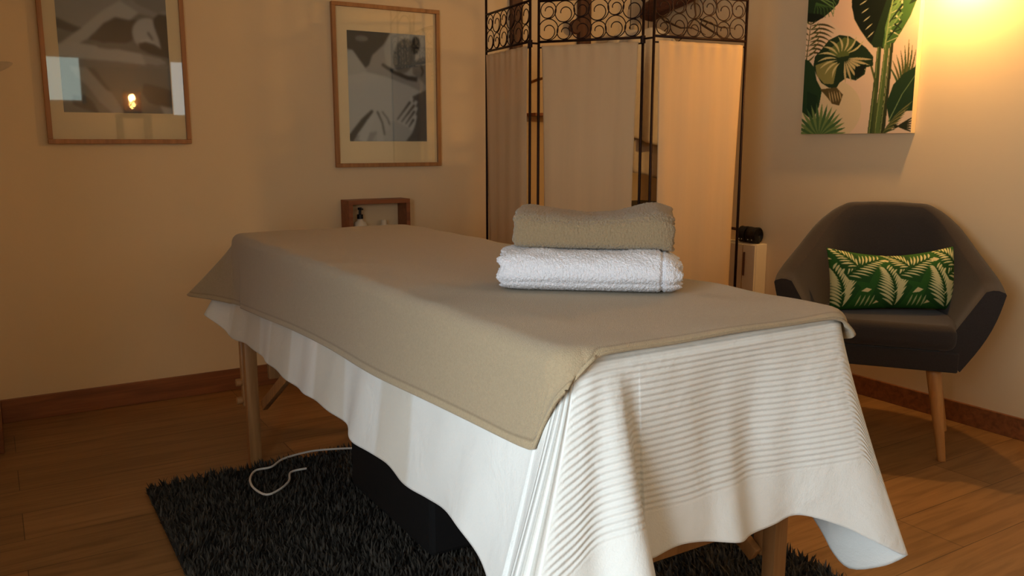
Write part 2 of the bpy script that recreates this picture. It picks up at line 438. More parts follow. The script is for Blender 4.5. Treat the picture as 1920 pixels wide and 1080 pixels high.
def art_right():
    r = Ras(200, 250, 0, 145, 0, 208, (150, 148, 142)); g = lambda v: (v, v, v*.96)
    r.poly([(0, 40), (0, 90), (28, 84), (34, 74), (20, 50), (8, 34)], g(170))
    r.poly([(0, 0), (78, 0), (66, 22), (52, 36), (44, 44), (38, 62), (32, 68), (22, 54), (10, 36), (0, 34)], g(38))
    r.ell(26, 14, 12, 6, g(120), .8)
    r.poly([(78, 0), (145, 0), (145, 84), (120, 84), (92, 74), (70, 62), (66, 30)], g(165))
    r.ell(104, 42, 20, 34, g(110), ang=.2); r.ell(126, 20, 8, 17, g(60), ang=.1)
    r.line([(62, 60), (84, 74), (110, 84), (128, 86)], 5, 9, g(62)); r.poly([(118, 52), (145, 40), (145, 98), (132, 84), (120, 76)], g(120))
    r.line([(136, 60), (140, 70), (136, 80)], 4, 3, g(60))
    r.poly([(0, 84), (34, 76), (70, 84), (110, 98), (140, 112), (130, 150), (100, 180), (40, 190), (0, 200)], g(182))
    r.poly([(118, 120), (145, 106), (145, 208), (104, 208), (112, 180), (124, 160)], g(86))
    r.poly([(40, 208), (54, 184), (70, 170), (92, 168), (112, 176), (118, 190), (104, 208)], g(172))
    for (a, b) in (((92, 172), (118, 122)), ((100, 176), (126, 128)), ((108, 180), (126, 140)), ((114, 186), (124, 156))):
        r.line([a, ((a[0]+b[0])/2+1, (a[1]+b[1])/2), b], 9, 6, g(190)); r.line([(a[0]-4, a[1]-6), (b[0]-4, b[1]+8)], 1.5, 4, g(64))
    r.line([(0, 206), (10, 190), (26, 168), (44, 150)], 12, 8, g(48)); r.line([(22, 208), (36, 172), (50, 150)], 16, 9, g(186))
    r.line([(56, 208), (54, 180), (48, 150)], 12, 7, g(182)); r.line([(64, 196), (60, 172), (51, 150)], 2, 3, g(70))
    r.line([(70, 186), (66, 166), (56, 150)], 9, 6, g(178)); r.line([(74, 176), (70, 164), (60, 150)], 2, 2, g(84))
    r.blur(13); return r
framed('framed_photograph', .203, .708, 1.037, 1.742, .264, .645, 1.153, 1.68, art_left(),
       'oak framed black and white photograph of a reclining figure, left one on the wall')
framed('framed_photograph', 1.308, 1.820, .934, 1.635, 1.377, 1.752, 1.047, 1.521, art_right(),
       'oak framed black and white photograph of hands on a back, nearer the folding screen')

# thin leaf shape, slightly darker than the wall, at the far left
v = []; n = 24
for k in range(n):
    a = 2*PI*k/n; x = .062*math.cos(a); z = .020*math.sin(a)*(1-.35*math.cos(a))
    v.append((x*math.cos(.28)-z*math.sin(.28), x*math.sin(.28)+z*math.cos(.28)))
vs = [(a, 0, b) for a, b in v]+[(a, -.0015, b) for a, b in v]
o = mesh('wall_leaf_shape', vs, [tuple(range(n)), tuple(range(2*n-1, n-1, -1))]+[(i, (i+1) % n, n+(i+1) % n, n+i) for i in range(n)], M['leaf'])
o.location = (.055, YW-.0005, 1.305); tag(o, 'faint beige leaf shape on the wall at the far left edge', 'wall sticker')

# ------------------------------------------------------------------ cube shelf and pump bottle
t = empty('wall_shelf', (1.473, YW, .56), label='small open wooden box shelf on the wall behind the massage table', cat='shelf')
w = .1455; d = .10; th = .018; h = .232
MB().box(-w, w, -d, -.0005, h-th, h, c=.001).build('top_board', M['box'], t)
MB().box(-w, w, -d, -.0005, 0, th, c=.001).build('bottom_board', M['box'], t)
for s in (-1, 1):
    x = s*(w-th/2); MB().box(x-th/2, x+th/2, -d, -.0005, th, h-th, c=.001).build('side_board', M['box'], t)
t = empty('pump_bottle', (1.395, 3.555, .579), label='white pump bottle with black pump head inside the box shelf', cat='bottle')
MB().lathe([(0, 0), (.027, 0), (.03, .004), (.03, .098), (.026, .112), (.014, .12), (.012, .128), (0, .128)]).build('bottle_body', M['bottle'], t, True)
autosmooth(MB().lathe([(0, .129), (.0135, .129), (.0135, .148), (.006, .15), (.006, .168), (.010, .169), (.010, .178), (0, .18)]).box(-.006, .006, -.026, 0, .169, .176, c=.001).build('pump_head', M['black'], t))
t = MB().lathe([(0, 0), (.024, 0), (.027, .003), (.027, .085), (.022, .095), (.012, .10), (.012, .118), (0, .118)], n=20).build('lotion_bottle', M['bottle'], None, True)
t.location = (1.51, 3.56, .579); tag(t, 'pale bottle standing at the right inside the box shelf', 'bottle')

# ------------------------------------------------------------------ rack and hanging things behind the screen
t = empty('wall_rack', (2.45, YW, 0), label='dark wooden wall rack with two uprights seen behind the folding screen', cat='rack')
MB().box(-.245, -.185, -.03, -.0005, 1.18, 2.1, c=.003).build('upright', M['darkwood'], t)
MB().box(.155, .225, -.03, -.0005, 1.18, 2.1, c=.003).build('upright', M['darkwood'], t)
MB().box(-.15, .30, -.09, -.0005, 1.17, 1.185, c=.002).build('shelf_board', M['box'], t)
autosmooth(MB().lathe([(0, 0), (.012, 0), (.012, .03), (.033, .035), (.036, .045), (.03, .055), (0, .058)], M=Matrix.Translation((.115, -.0005, 1.61)) @ Matrix.Rotation(PI/2, 4, 'X')).build('round_peg', M['darkwood'], t))
t = MB().tube([(2.33, YW-.003, 1.335), (2.345, YW-.03, 1.345), (2.375, YW-.045, 1.355), (2.39, YW-.05, 1.365)], [.007, .007, .006, .008]).build('wall_hook', M['brass'], None, True)
tag(t, 'small brown hook on the wall seen between the left screen posts', 'hook')

def hanging(name, cx, cy, ztop, zbot, wt, wb, seed, label, ax=(.77, -.63)):
    v = []; n = 50; h = 40; ax = Vector((ax[0], ax[1], 0)); nn = Vector((-ax.y, ax.x, 0))
    rr = random.Random(seed); ph = [rr.random()*6 for _ in range(4)]
    for j in range(h):
        q = j/(h-1)
        for i in range(n):
            u = i/(n-1)*2-1; wd = wt+(wb-wt)*q**.6
            z = ztop+(zbot-ztop)*q - (.07*(u*u) if q < .02 else .07*u*u*(1-q)) + .02*q*math.sin(u*3+ph[0])
            off = .022*(.3+q)*math.sin(u*9+ph[1])+.012*q*math.sin(u*17+ph[2])
            p = Vector((cx, cy, z))+ax*(u*wd/2)+nn*off; v.append(p)
    o = mesh(name, v, grid_faces(n, h), M['robe'], smooth=True)
    md = o.modifiers.new('s', 'SOLIDIFY'); md.thickness = .006; return tag(o, label, 'garment', 'garments hanging behind the screen')
hanging('hanging_robe', 2.82, 3.44, 1.60, .87, .26, .40, 3, 'long cream robe hanging behind the screen, reaching lower of the two garments')
hanging('hanging_shirt', 2.86, 3.33, 1.60, 1.05, .24, .30, 5, 'shorter cream garment hanging in front of the longer robe behind the screen')
t = empty('coat_rail', (2.85, 3.40, 0), label='thin dark rail across the corner carrying the hanging garments', cat='rail')
MB().tube([(2.651-2.85, YW-3.40-.001, 1.83), (XW-2.85-.001, 3.22-3.40, 1.83)], .008).build('rail', M['iron'], t, True)
for q in (.42, .58):
    x = 2.65+.4*q; y = 3.61-.39*q
    MB().tube([(x-2.85, y-3.40, 1.822), (x-2.85, y-3.40, 1.60)], .002, 6).build('hanger_hook', M['iron'], t, True)
t = empty('storage_case', (2.84, 3.40, 0), label='black case standing on the floor in the corner behind the screen', cat='case')
MB().box(-.17, .17, -.15, .15, 0, .70, c=.02).build('case_body', M['bag'], t)
MB().box(-.175, .175, -.155, .155, .70, .735, c=.008).build('case_lid', M['leather'], t)

# driftwood with twigs on the right wall
t = empty('driftwood_branch', (XW, 3.15, 1.74), label='dark driftwood branch with dry twigs mounted high in the corner above the screen', cat='branch')
P = [(-.05, .42, -.045), (-.07, .34, -.035), (-.06, .22, 0), (-.055, .10, .01), (-.045, -.02, .03), (-.035, -.14, .035), (-.03, -.26, .05)]
rad = [.018, .052, .05, .042, .034, .027, .012]
autosmooth(MB().tube(P, rad, 14).build('log', M['drift'], t), 60)
tw = [[(-.06, .3, -.04), (-.09, .2, -.1), (-.1, .16, -.13), (-.11, .26, -.2)], [(-.08, .2, -.10), (-.12, .05, -.15), (-.13, -.04, -.16), (-.12, -.12, -.2)],
      [(-.07, .02, 0), (-.10, -.03, -.1), (-.12, .04, -.2), (-.12, .12, -.24)], [(-.05, -.1, .03), (-.07, -.13, -.04), (-.07, -.15, -.1)],
      [(-.10, -.06, -.12), (-.09, -.18, -.17), (-.06, -.24, -.18)], [(-.10, -.06, -.14), (-.09, -.2, -.22), (-.05, -.27, -.235)]]
for p in tw:
    MB().tube(p, [.0055-.004*k/(len(p)-1) for k in range(len(p))], 6).build('twig', M['twig'], t, True)

# ------------------------------------------------------------------ leaf canvas on the right wall
def art_canvas():
    # drawing units: x 1515..1722, y -70..252
    r = Ras(300, 440, 1514, 1719, -66, 252, (226, 196, 166))
    rr = random.Random(11)
    D = (34, 52, 30); Dk = (22, 30, 20); G = (66, 100, 48); Lg = (104, 138, 74); Ol = (96, 96, 44); Cr = (206, 196, 150)
    r.ell(1650, 20, 95, 60, (232, 190, 160), .5); r.ell(1560, 210, 70, 60, (206, 190, 140), .5)
    def frond(base, tip, n, L, w, col, spread=1.0, bend=0, both=True):
        b = np.array(base, float); tp = np.array(tip, float); d = tp-b; nn = np.array([-d[1], d[0]]); nn /= np.hypot(*nn)
        du = d/np.hypot(*d)
        for i in range(n):
            q = (i+.5)/n; p = b+d*q+nn*bend*math.sin(PI*q)
            l = L*math.sin(PI*(.15+.8*q))**.7
            for s in ((-1, 1) if both else (1,)):
                e = p+(nn*s*spread+du*.75)*l; r.lens(p, e, w, tuple(np.array(col)*(.75+.5*rr.random())), bend=s*l*.08)
        r.line([b+d*q+nn*bend*math.sin(PI*q) for q in np.linspace(0, 1, 8)], 2, 1, tuple(np.array(col)*.7))
    # upper left monstera, above and in view
    r.poly([(1510, -66), (1560, -66), (1566, -30), (1578, -4), (1574, 14), (1560, 26), (1545, 36), (1525, 40), (1510, 34)], D)
    for k in range(7): r.line([(1535, -20+k*3), (1556+k*1.5, -28+k*8), (1578-k*2, -16+k*8)], 3, 1, Lg)
    for k in range(6): r.line([(1530, 6), (1528+k*6, 18), (1526+k*8, 36)], 2, 1, G)
    r.poly([(1512, 22), (1540, 28), (1548, 34), (1530, 42), (1512, 38)], Dk)
    # palm blades left, arching down
    for k in range(8):
        y = 44+k*7.5; r.lens((1520, y+4), (1572-k*3, y+16-k*.5), 3.4, (70, 64, 36), bend=-6)
    frond((1516, 120), (1522, 40), 8, 26, 3, (82, 84, 44), .9)
    # big banana leaf, top centre
    r.poly([(1600, -66), (1640, -66), (1690, -66), (1674, 0), (1672, 50), (1662, 104), (1645, 100), (1634, 88), (1618, 66), (1606, 46), (1600, 20), (1597, -10)], D)
    r.poly([(1600, -10), (1650, -30), (1662, 20), (1650, 60), (1640, 92), (1622, 70), (1608, 48), (1600, 24)], Dk)
    r.poly([(1690, -66), (1724, -40), (1722, 0), (1712, 30), (1704, 54), (1692, 76), (1680, 96), (1668, 108), (1660, 100), (1664, 60), (1676, 0)], G)
    r.poly([(1676, 0), (1700, -10), (1690, 30), (1676, 66), (1666, 92), (1662, 70)], Lg)
    for k in range(8):
        y = -24+k*15; r.lens((1600+k*4.5, y+2), (1616+k*4, y-2-k), 2.4, Cr)
    for k in range(12):
        y = -50+k*12; r.line([(1672-k*.6, y+12), (1690, y+4), (1716-k*4, y-8)], 1.0, 3.2, Cr if k % 2 else Dk)
    for k in range(10): r.line([(1668, 90-k*14), (1678, 76-k*14), (1690, 60-k*14)], 1.5, 4, (120, 150, 86) if k % 2 else D)
    r.line([(1664, 106), (1670, 40), (1684, -40)], 3, 2, (150, 168, 100))
    # upper right blades over the edge
    for k in range(6): r.lens((1700, 34-k*14), (1728, 14-k*14), 8, D)
    # stems
    for x0, x1, y0, w, c in ((1655, 1650, 100, 9, (60, 76, 40)), (1668, 1660, 98, 9, (84, 104, 54)), (1676, 1670, 96, 7, (52, 58, 34))):
        r.line([(x0, y0), ((x0+x1)/2+1, 170), (x1, 256)], w*.8, w*1.3, c); r.line([(x0-2, y0), ((x0+x1)/2-1, 170), (x1-3, 256)], 1.2, 1.5, (140, 150, 88))
    r.line([(1642, 130), (1652, 160), (1656, 200), (1655, 256)], 3, 5, (74, 86, 44))
    # centre monstera
    r.poly([(1534, 106), (1548, 92), (1560, 78), (1580, 71), (1600, 76), (1614, 86), (1632, 100), (1645, 116), (1646, 132), (1634, 134), (1632, 146), (1616, 156), (1598, 150), (1586, 158), (1580, 168), (1566, 166), (1550, 156), (1538, 138), (1532, 122)], D)
    r.poly([(1590, 76), (1612, 84), (1600, 110), (1580, 112), (1560, 96)], (92, 104, 52)); r.poly([(1536, 122), (1560, 116), (1580, 122), (1574, 160), (1556, 158), (1540, 142)], (134, 128, 72))
    for k in range(11):
        a = PI*.62+k*PI*1.15/10; cx, cy = 1589, 112
        r.lens((cx+12*math.cos(a), cy+10*math.sin(a)), (cx+50*math.cos(a), cy+40*math.sin(a)), 4, (200, 184, 128), bend=4)
    for k in range(7):
        a = .15+k*.22; r.lens((1592+8*math.cos(a), 114+6*math.sin(a)), (1592+52*math.cos(a), 114+46*math.sin(a)), 4.5, (190, 170, 120))
    r.poly([(1614, 132), (1634, 128), (1628, 146), (1614, 154)], Dk)
    # lower left dark leaves
    r.poly([(1510, 108), (1522, 112), (1534, 126), (1540, 150), (1552, 170), (1548, 200), (1540, 218), (1528, 220), (1510, 206)], (34, 60, 34))
    r.poly([(1522, 170), (1544, 180), (1546, 206), (1536, 222), (1524, 214)], (26, 50, 30))
    r.poly([(1548, 168), (1580, 166), (1594, 180), (1588, 200), (1574, 196), (1562, 182)], (88, 74, 40))
    for k in range(5): r.lens((1566+k*5, 172), (1572+k*5, 196-k), 2, (190, 164, 116))
    # bottom left fan palm
    for k in range(17):
        a = -PI*.93+k*PI*.88/16; L = 66-abs(k-7)*1.5
        r.lens((1552, 258), (1552+L*math.cos(a)*1.0, 258+L*math.sin(a)), 6.5, (70, 100, 56) if k % 2 else (110, 130, 72))
    # right palm blades and lower right leaf
    for k in range(9):
        r.lens((1700-k*1, 200), (1672+k*6.5, 92+abs(k-5)*8), 3.6, (92, 88, 46) if k % 2 else (66, 84, 44), bend=5)
    r.poly([(1674, 200), (1684, 168), (1700, 150), (1722, 138), (1722, 214), (1700, 214), (1682, 232)], (34, 58, 34)); r.line([(1680, 232), (1700, 185), (1722, 150)], 2, 1, (120, 140, 90))
    for k in range(10): r.lens((1668, 258), (1720-k*3, 196+k*5.5), 4.2, (60, 72, 40) if k % 2 else (120, 116, 66), bend=-4)
    for k in range(6): r.lens((1688, 246-k*2), (1726, 222+k*6), 3, (44, 48, 30))
    r.blur(1); return r
r = art_canvas()
t = empty('leaf_canvas', (XW, 2.262, 1.077), label='unframed canvas print of green tropical leaves hanging on the right wall', cat='picture')
MB().box(-.028, -.001, -.259, .259, 0, .70, c=.001).build('canvas_body', M['mat'], t)
Yg, Zg = np.meshgrid(np.linspace(.2585, -.2585, r.w), np.linspace(.6995, .0005, r.h))
vs = np.stack([np.full_like(Yg, -.0286), Yg, Zg], -1).reshape(-1, 3)
o = mesh('canvas_print', vs.tolist(), [f[::-1] for f in grid_faces(r.w, r.h)], M['art'], t); set_art(o.data, r.lin().reshape(-1, 3))

# ------------------------------------------------------------------ folding screen
SC = empty('folding_screen', (2.17, 2.55, 0), label='three panel wrought iron folding screen with cream cloth in the corner', cat='screen')
ORG = Vector((2.17, 2.55, 0))
def spiral(cx, cz, R, rot, turns=1.75, flip=1):
    pts = []; n = 64
    for k in range(n+1):
        q = k/n; a = rot+flip*q*turns*2*PI
        f = 1 if q < .52 else 1-(q-.52)/.48*.72
        ctr = 0 if q < .52 else (q-.52)/.48*.12*R
        pts.append((cx+f*R*math.cos(a)-ctr, cz+f*R*math.sin(a)-ctr))
    return pts
def panel(A, B, sway, seed):
    A = Vector((*A, 0))-ORG; B = Vector((*B, 0))-ORG; d = (B-A); L = d.length; d.normalize(); nrm = Vector((d.y, -d.x, 0))
    zt, zb = 1.592, 1.436
    for Pp in (A, B):
        MB().tube([Pp, Pp+Vector((0, 0, 1.74))], .0055, 8).tube([Pp+Vector((0, 0, 1.735)), Pp+Vector((0, 0, 1.75)), Pp+Vector((0, 0, 1.765)), Pp+Vector((0, 0, 1.775))], [.006, .012, .011, .003], 8).build('post', M['iron'], SC, True)
    for z in (zt, zb, .18):
        MB().tube([A+Vector((0, 0, z)), B+Vector((0, 0, z))], .005, 8).build('rail', M['iron'], SC, True)
    arch = [A+d*(L*q)+Vector((0, 0, 1.66+.07*math.sin(PI*q))) for q in np.linspace(0, 1, 17)]
    MB().tube(arch, .005, 8).build('arched_top_rail', M['iron'], SC, True)
    mb = MB(); rr = random.Random(seed); h = zt-zb-.008; zc0 = zb+.004
    big, small = .56*h/2, .44*h/2
    x = .006; k = seed % 2
    n = 6; u = (L-.012)/(n*(big+small)) 
    for i in range(n):
        rt = (small if (i+k) % 2 == 0 else big); rb = big if (i+k) % 2 == 0 else small
        cx = x+u*(big+small)*(i+.5)
        for (R, cz) in ((rt*.985, zt-.004-rt), (rb*.985, zc0+rb)):
            pts = [A+d*px+Vector((0, 0, pz)) for px, pz in spiral(cx, cz, R, -PI*.5+.3*(rr.random()-.5))]
            mb.tube(pts, .0021, 5)
    mb.build('scrollwork', M['iron'], SC, True)
    # cloth on a thin rod
    zr = zb-.022
    MB().tube([A+Vector((0, 0, zr)), B+Vector((0, 0, zr))], .0032, 6).build('curtain_rod', M['iron'], SC, True)
    v = []; nx, nz = 60, 70; ph = rr.random()*6
    for j in range(nz):
        q = j/(nz-1); z = zr+.006-q*(zr-.22)
        inset = .016+.012*min(1, q*1.3)**.8+sway*math.sin(PI*q)
        for i in range(nx):
            uu = i/(nx-1); px = inset+(L-2*inset)*uu
            off = .0035*math.sin(uu*46+ph)*math.exp(-q*22)+.004*math.sin(uu*7+ph)*q+.0015*math.sin(uu*23)*1
            edge = .010*math.exp(-((uu-.0)/.05)**2)+.010*math.exp(-((1-uu)/.05)**2)
            v.append(A+d*px+nrm*(off+.007-edge*q)+Vector((0, 0, z)))
    o = mesh('cloth_panel', v, grid_faces(nx, nz), M['screencloth'], SC, True)
    md = o.modifiers.new('s', 'SOLIDIFY'); md.thickness = .0012
panel((1.921, 3.338), (1.880, 2.919), .0, 2)
panel((1.919, 2.916), (2.172, 2.579), .004, 4)
panel((2.175, 2.520), (2.608, 2.471), .006, 7)
for (a, b) in (((1.880, 2.919), (1.919, 2.916)), ((2.172, 2.579), (2.175, 2.520))):
    for z in (1.43, .25):
        p = Vector((*a, z))-ORG; q = Vector((*b, z))-ORG
        MB().tube([p, q], .004, 6).tube([p+Vector((0, 0, -.016)), p+Vector((0, 0, .012))], .010, 10).build('hinge', M['iron'], SC)

# ------------------------------------------------------------------ low white cabinet with strap roll beside the screen
t = empty('low_cabinet', (XW, 2.84, 0), label='low slim white cabinet against the right wall between the screen and the armchair', cat='cabinet')
MB().box(-.070, -.001, -.14, .14, .02, .580, c=.003).build('cabinet_body', M['white'], t)
MB().box(-.060, -.002, -.13, .13, 0, .02).build('plinth', M['darkwood'], t)
for (a, b) in ((-.138, -.0665), (-.0635, .138)):
    dr = MB().box(-.080, -.0705, a, b, .03, .575, c=.001).build('door', M['white'], t)
    if b < 0: MB().bar((-.0835, -.078, .43), (-.0835, -.078, .54), .007, .007, .001).build('handle', M['darkwood'], dr)
MB().box(-.0795, -.0785, -.0675, -.0625, .05, .572).build('door_seam', M['brass'], t)
t = empty('massage_strap', (3.005, 2.775, .5805), .0, label='black studded leather strap roll lying on the low white cabinet', cat='strap')
for (y0, y1, nm) in ((-.062, -.004, 1), (.004, .045, 2)):
    n = 28; v = []; f = []
    prof = []
    for k in range(n): 
        a = 2*PI*k/n; prof.append((.032*math.cos(a), .038+.038*math.sin(a)))
    mb = MB()
    ys = [y0, y0+.003, (y0+y1)/2, y1-.003, y1]; sc_ = [.9, 1, .95, 1, .9]
    vs = [(px*s, y, .0005+pz*s+(1-s)*.03) for y, s in zip(ys, sc_) for px, pz in prof]
    fs = [(i*n+k, i*n+(k+1) % n, (i+1)*n+(k+1) % n, (i+1)*n+k) for i in range(4) for k in range(n)]+[tuple(range(n)), tuple(4*n+k for k in range(n))]
    mb.add(vs, fs).build('strap_roll', M['leather'], t, True); roll = COL.objects[-1]
    for q in (.3, .7):
        y = y0+(y1-y0)*q; MB().lathe([(0, 0), (.004, 0), (.003, .003), (0, .004)], n=10, M=Matrix.Translation((-.027, y, .018)) @ Matrix.Rotation(-PI/2, 4, 'Y')).build('stud', M['silver'], roll, True)
MB().tube([(0, .04, .055), (-.003, .08, .058), (-.004, .11, .059)], .007, 8).build('dowel', M['darkwood'], t, True)

# ------------------------------------------------------------------ massage table
TX0, TX1, TY0, TY1, TZ = .665, 1.305, .945, 2.86, .742
# upper leg sections stand a little further in
TB = empty('massage_table', ((TX0+TX1)/2, (TY0+TY1)/2, 0), label='portable massage table with beech legs under white and taupe covers', cat='massage table')
TO = Vector(((TX0+TX1)/2, (TY0+TY1)/2, 0))
def tb(mb, name, m, parent=None):
    mb.v = [tuple(Vector(v)-TO) for v in mb.v]; return autosmooth(mb.build(name, m, parent or TB))
tb(MB().box(TX0+.02, TX1-.02, TY0+.025, TY1-.02, .665, .728, c=.02), 'padded_top', M['pad'])
tb(MB().box(TX0+.03, TX1-.03, TY0+.035, TY1-.03, .585, .664, c=.004), 'top_frame', M['legwood'])
for (y, s) in ((2.68, -1), (1.10, 1)):
    for (x, q) in (((.662, 1), (1.31, -1)) if s < 0 else ((.70, 1), (1.312, -1))):
        xi = x
        tb(MB().box(xi-.019+q*.002, xi+.019+q*.002, y-.016, y+.016, 0, .44, c=.003).box(xi-.019+q*.002, xi+.019+q*.002, y-.014, y+.014, .43, .45, c=.003), 'leg', M['legwood'])
        spl = tb(MB().box(xi-.022-q*.000, xi+.022-q*.000, y+.0165, y+.040, .20, .43, c=.003), 'leg_splint', M['legwood'])
        for z in (.28, .22):
            tb(MB().lathe([(0, 0), (.012, 0), (.013, .008), (.012, .018), (0, .020)], n=14, M=Matrix.Translation((xi-q*.022, y+.024, z)) @ Matrix.Rotation(-q*PI/2, 4, 'Y')), 'knob', M['legwood'], spl)
        tb(MB().bar((xi+q*.006, y, .43), (xi+q*.06, y, .60), .034, .03), 'upper_leg', M['legwood'])
        tb(MB().bar((xi+q*.035, y+s*.02, .205), (xi+q*.035, y+s*.52, .50), .018, .032), 'brace', M['legwood'])
    tb(MB().box(.72, 1.265, y-.012, y+.012, .285, .42, c=.003), 'end_panel', M['legwood'])

# ------------------------------------------------------------------ draped cloths
def catmull(keys, u):
    # keys: sorted list (u, vec), periodic 4
    ks = [(k[0]-4, k[1]) for k in keys[-2:]]+keys+[(k[0]+4, k[1]) for k in keys[:3]]
    for i in range(1, len(ks)-2):
        if ks[i][0] <= u <= ks[i+1][0]:
            (u0, p0), (u1, p1), (u2, p2), (u3, p3) = ks[i-1:i+3]
            p0, p1, p2, p3 = map(lambda a: np.array(a, float), (p0, p1, p2, p3))
            m1 = (p2-p0)/(u2-u0)*(u2-u1); m2 = (p3-p1)/(u3-u1)*(u2-u1); t_ = (u-u1)/(u2-u1)
            return (2*t_**3-3*t_**2+1)*p1+(t_**3-2*t_**2+t_)*m1+(-2*t_**3+3*t_**2)*p2+(t_**3-t_**2)*m2
    return np.array(ks[2][1], float)
def edge(u, x0, x1, y0, y1, rc):
    """rounded rectangle edge point and outward normal, u in [0,4)"""
    u = u % 4; C = [(x0+rc, y0+rc), (x1-rc, y0+rc), (x1-rc, y1-rc), (x0+rc, y1-rc)]
    base = [PI*1.25, PI*1.75, PI*.25, PI*.75]; k = int(round(u)) % 4; dlt = u-round(u); du = .06
    if abs(dlt) < du:
        a = base[k]+dlt/du*PI/4; n = (math.cos(a), math.sin(a)); return (C[k][0]+rc*n[0], C[k][1]+rc*n[1]), n
    k = int(u); f = (u-k-du)/(1-2*du); nn = [(0, -1), (1, 0), (0, 1), (-1, 0)][k]; A = C[k]; B = C[(k+1) % 4]
    return (A[0]+(B[0]-A[0])*f+nn[0]*rc, A[1]+(B[1]-A[1])*f+nn[1]*rc), nn
def usamples(dens):
    us = []
    for k in range(4):
        us += list(np.linspace(k, k+.22, dens[k][0], endpoint=False))+list(np.linspace(k+.22, k+.78, dens[k][1], endpoint=False))+list(np.linspace(k+.78, k+1, dens[k][2], endpoint=False))
    return us
def drape(name, rect, rc, z0, keys, dens, nt_, m, r0=.03, fold=None, thick=.002, topfn=None, power=1.25, attrs=None, minhang=None):
    x0, x1, y0, y1 = rect; us = usamples(dens); n = len(us); V = []; T = []; 
    xm = (x0+x1)/2; ya, yb = y0+(x1-x0)/2, y1-(x1-x0)/2
    NI = 14; NR = 6
    for j in range(NI):
        f = .55+.45*j/NI
        for u in us:
            (ex, ey), nn = edge(u, x0, x1, y0, y1, rc)
            sx, sy = xm, min(max(ey, ya), yb)
            x = sx+(ex-nn[0]*r0-sx)*f; y = sy+(ey-nn[1]*r0-sy)*f; V.append([x, y, z0]); T.append(0)
    for j in range(NR+nt_+1):
        for u in us:
            (ex, ey), nn = edge(u, x0, x1, y0, y1, rc); H = catmull(keys, u)
            hang = z0-H[2]; rr_ = min(r0, max(hang*.9, .001))
            if j < NR:
                a = j/NR*PI/2; V.append([ex-nn[0]*r0+nn[0]*r0*math.sin(a), ey-nn[1]*r0+nn[1]*r0*math.sin(a), z0-rr_*(1-math.cos(a))]); T.append(0)
            else:
                t_ = (j-NR)/nt_; S = np.array([ex, ey, z0-rr_]); w = t_**power
                x = S[0]+(H[0]-S[0])*w; y = S[1]+(H[1]-S[1])*w; z = S[2]+(H[2]-S[2])*t_
                if fold: 
                    o_ = fold(u, t_, H); x += nn[0]*o_; y += nn[1]*o_
                V.append([x, y, z]); T.append(t_)
    V = np.array(V); rows_ = NI+NR+nt_+1
    if topfn is not None: V[:, 2] += topfn(V[:, 0], V[:, 1])*np.repeat(np.clip(np.arange(rows_)/5, 0, 1), n)*np.clip(1-(z0-V[:, 2])/.05, 0, 1)
    rows = NI+NR+nt_+1
    F = [(j*n+i, j*n+(i+1) % n, (j+1)*n+(i+1) % n, (j+1)*n+i) for j in range(rows-1) for i in range(n)]
    F = [f[::-1] for f in F]+[tuple(range(n))]
    o = mesh(name, V.tolist(), F, m, smooth=True); me = o.data
    if attrs:
        # fabric distance along each column
        G = V.reshape(rows, n, 3); seg = np.linalg.norm(np.diff(G[NI:], axis=0), axis=2); dist = np.zeros((rows, n)); dist[NI+1:] = np.cumsum(seg, 0)
        for an, fn in attrs.items():
            a = me.attributes.new(an, 'FLOAT', 'POINT')
            if fn is None:
                G2 = np.linalg.norm(np.diff(G, axis=0), axis=2); c_ = np.zeros((rows, n)); c_[:-1] = np.cumsum(G2[::-1], 0)[::-1]
                a.data.foreach_set('value', c_.ravel().astype(np.float32)); continue
            a.data.foreach_set('value', np.array([fn(us[i], dist[j, i], V[j*n+i]) for j in range(rows) for i in range(n)], np.float32))
    bm = bmesh.new(); bm.from_mesh(me); bmesh.ops.remove_doubles(bm, verts=list(bm.verts), dist=1e-5)
    bmesh.ops.dissolve_degenerate(bm, edges=list(bm.edges), dist=1e-5)
    bmesh.ops.recalc_face_normals(bm, faces=list(bm.faces)); bm.to_mesh(me); bm.free()
    md = o.modifiers.new('s', 'SOLIDIFY'); md.thickness = thick; md.offset = 0
    return o

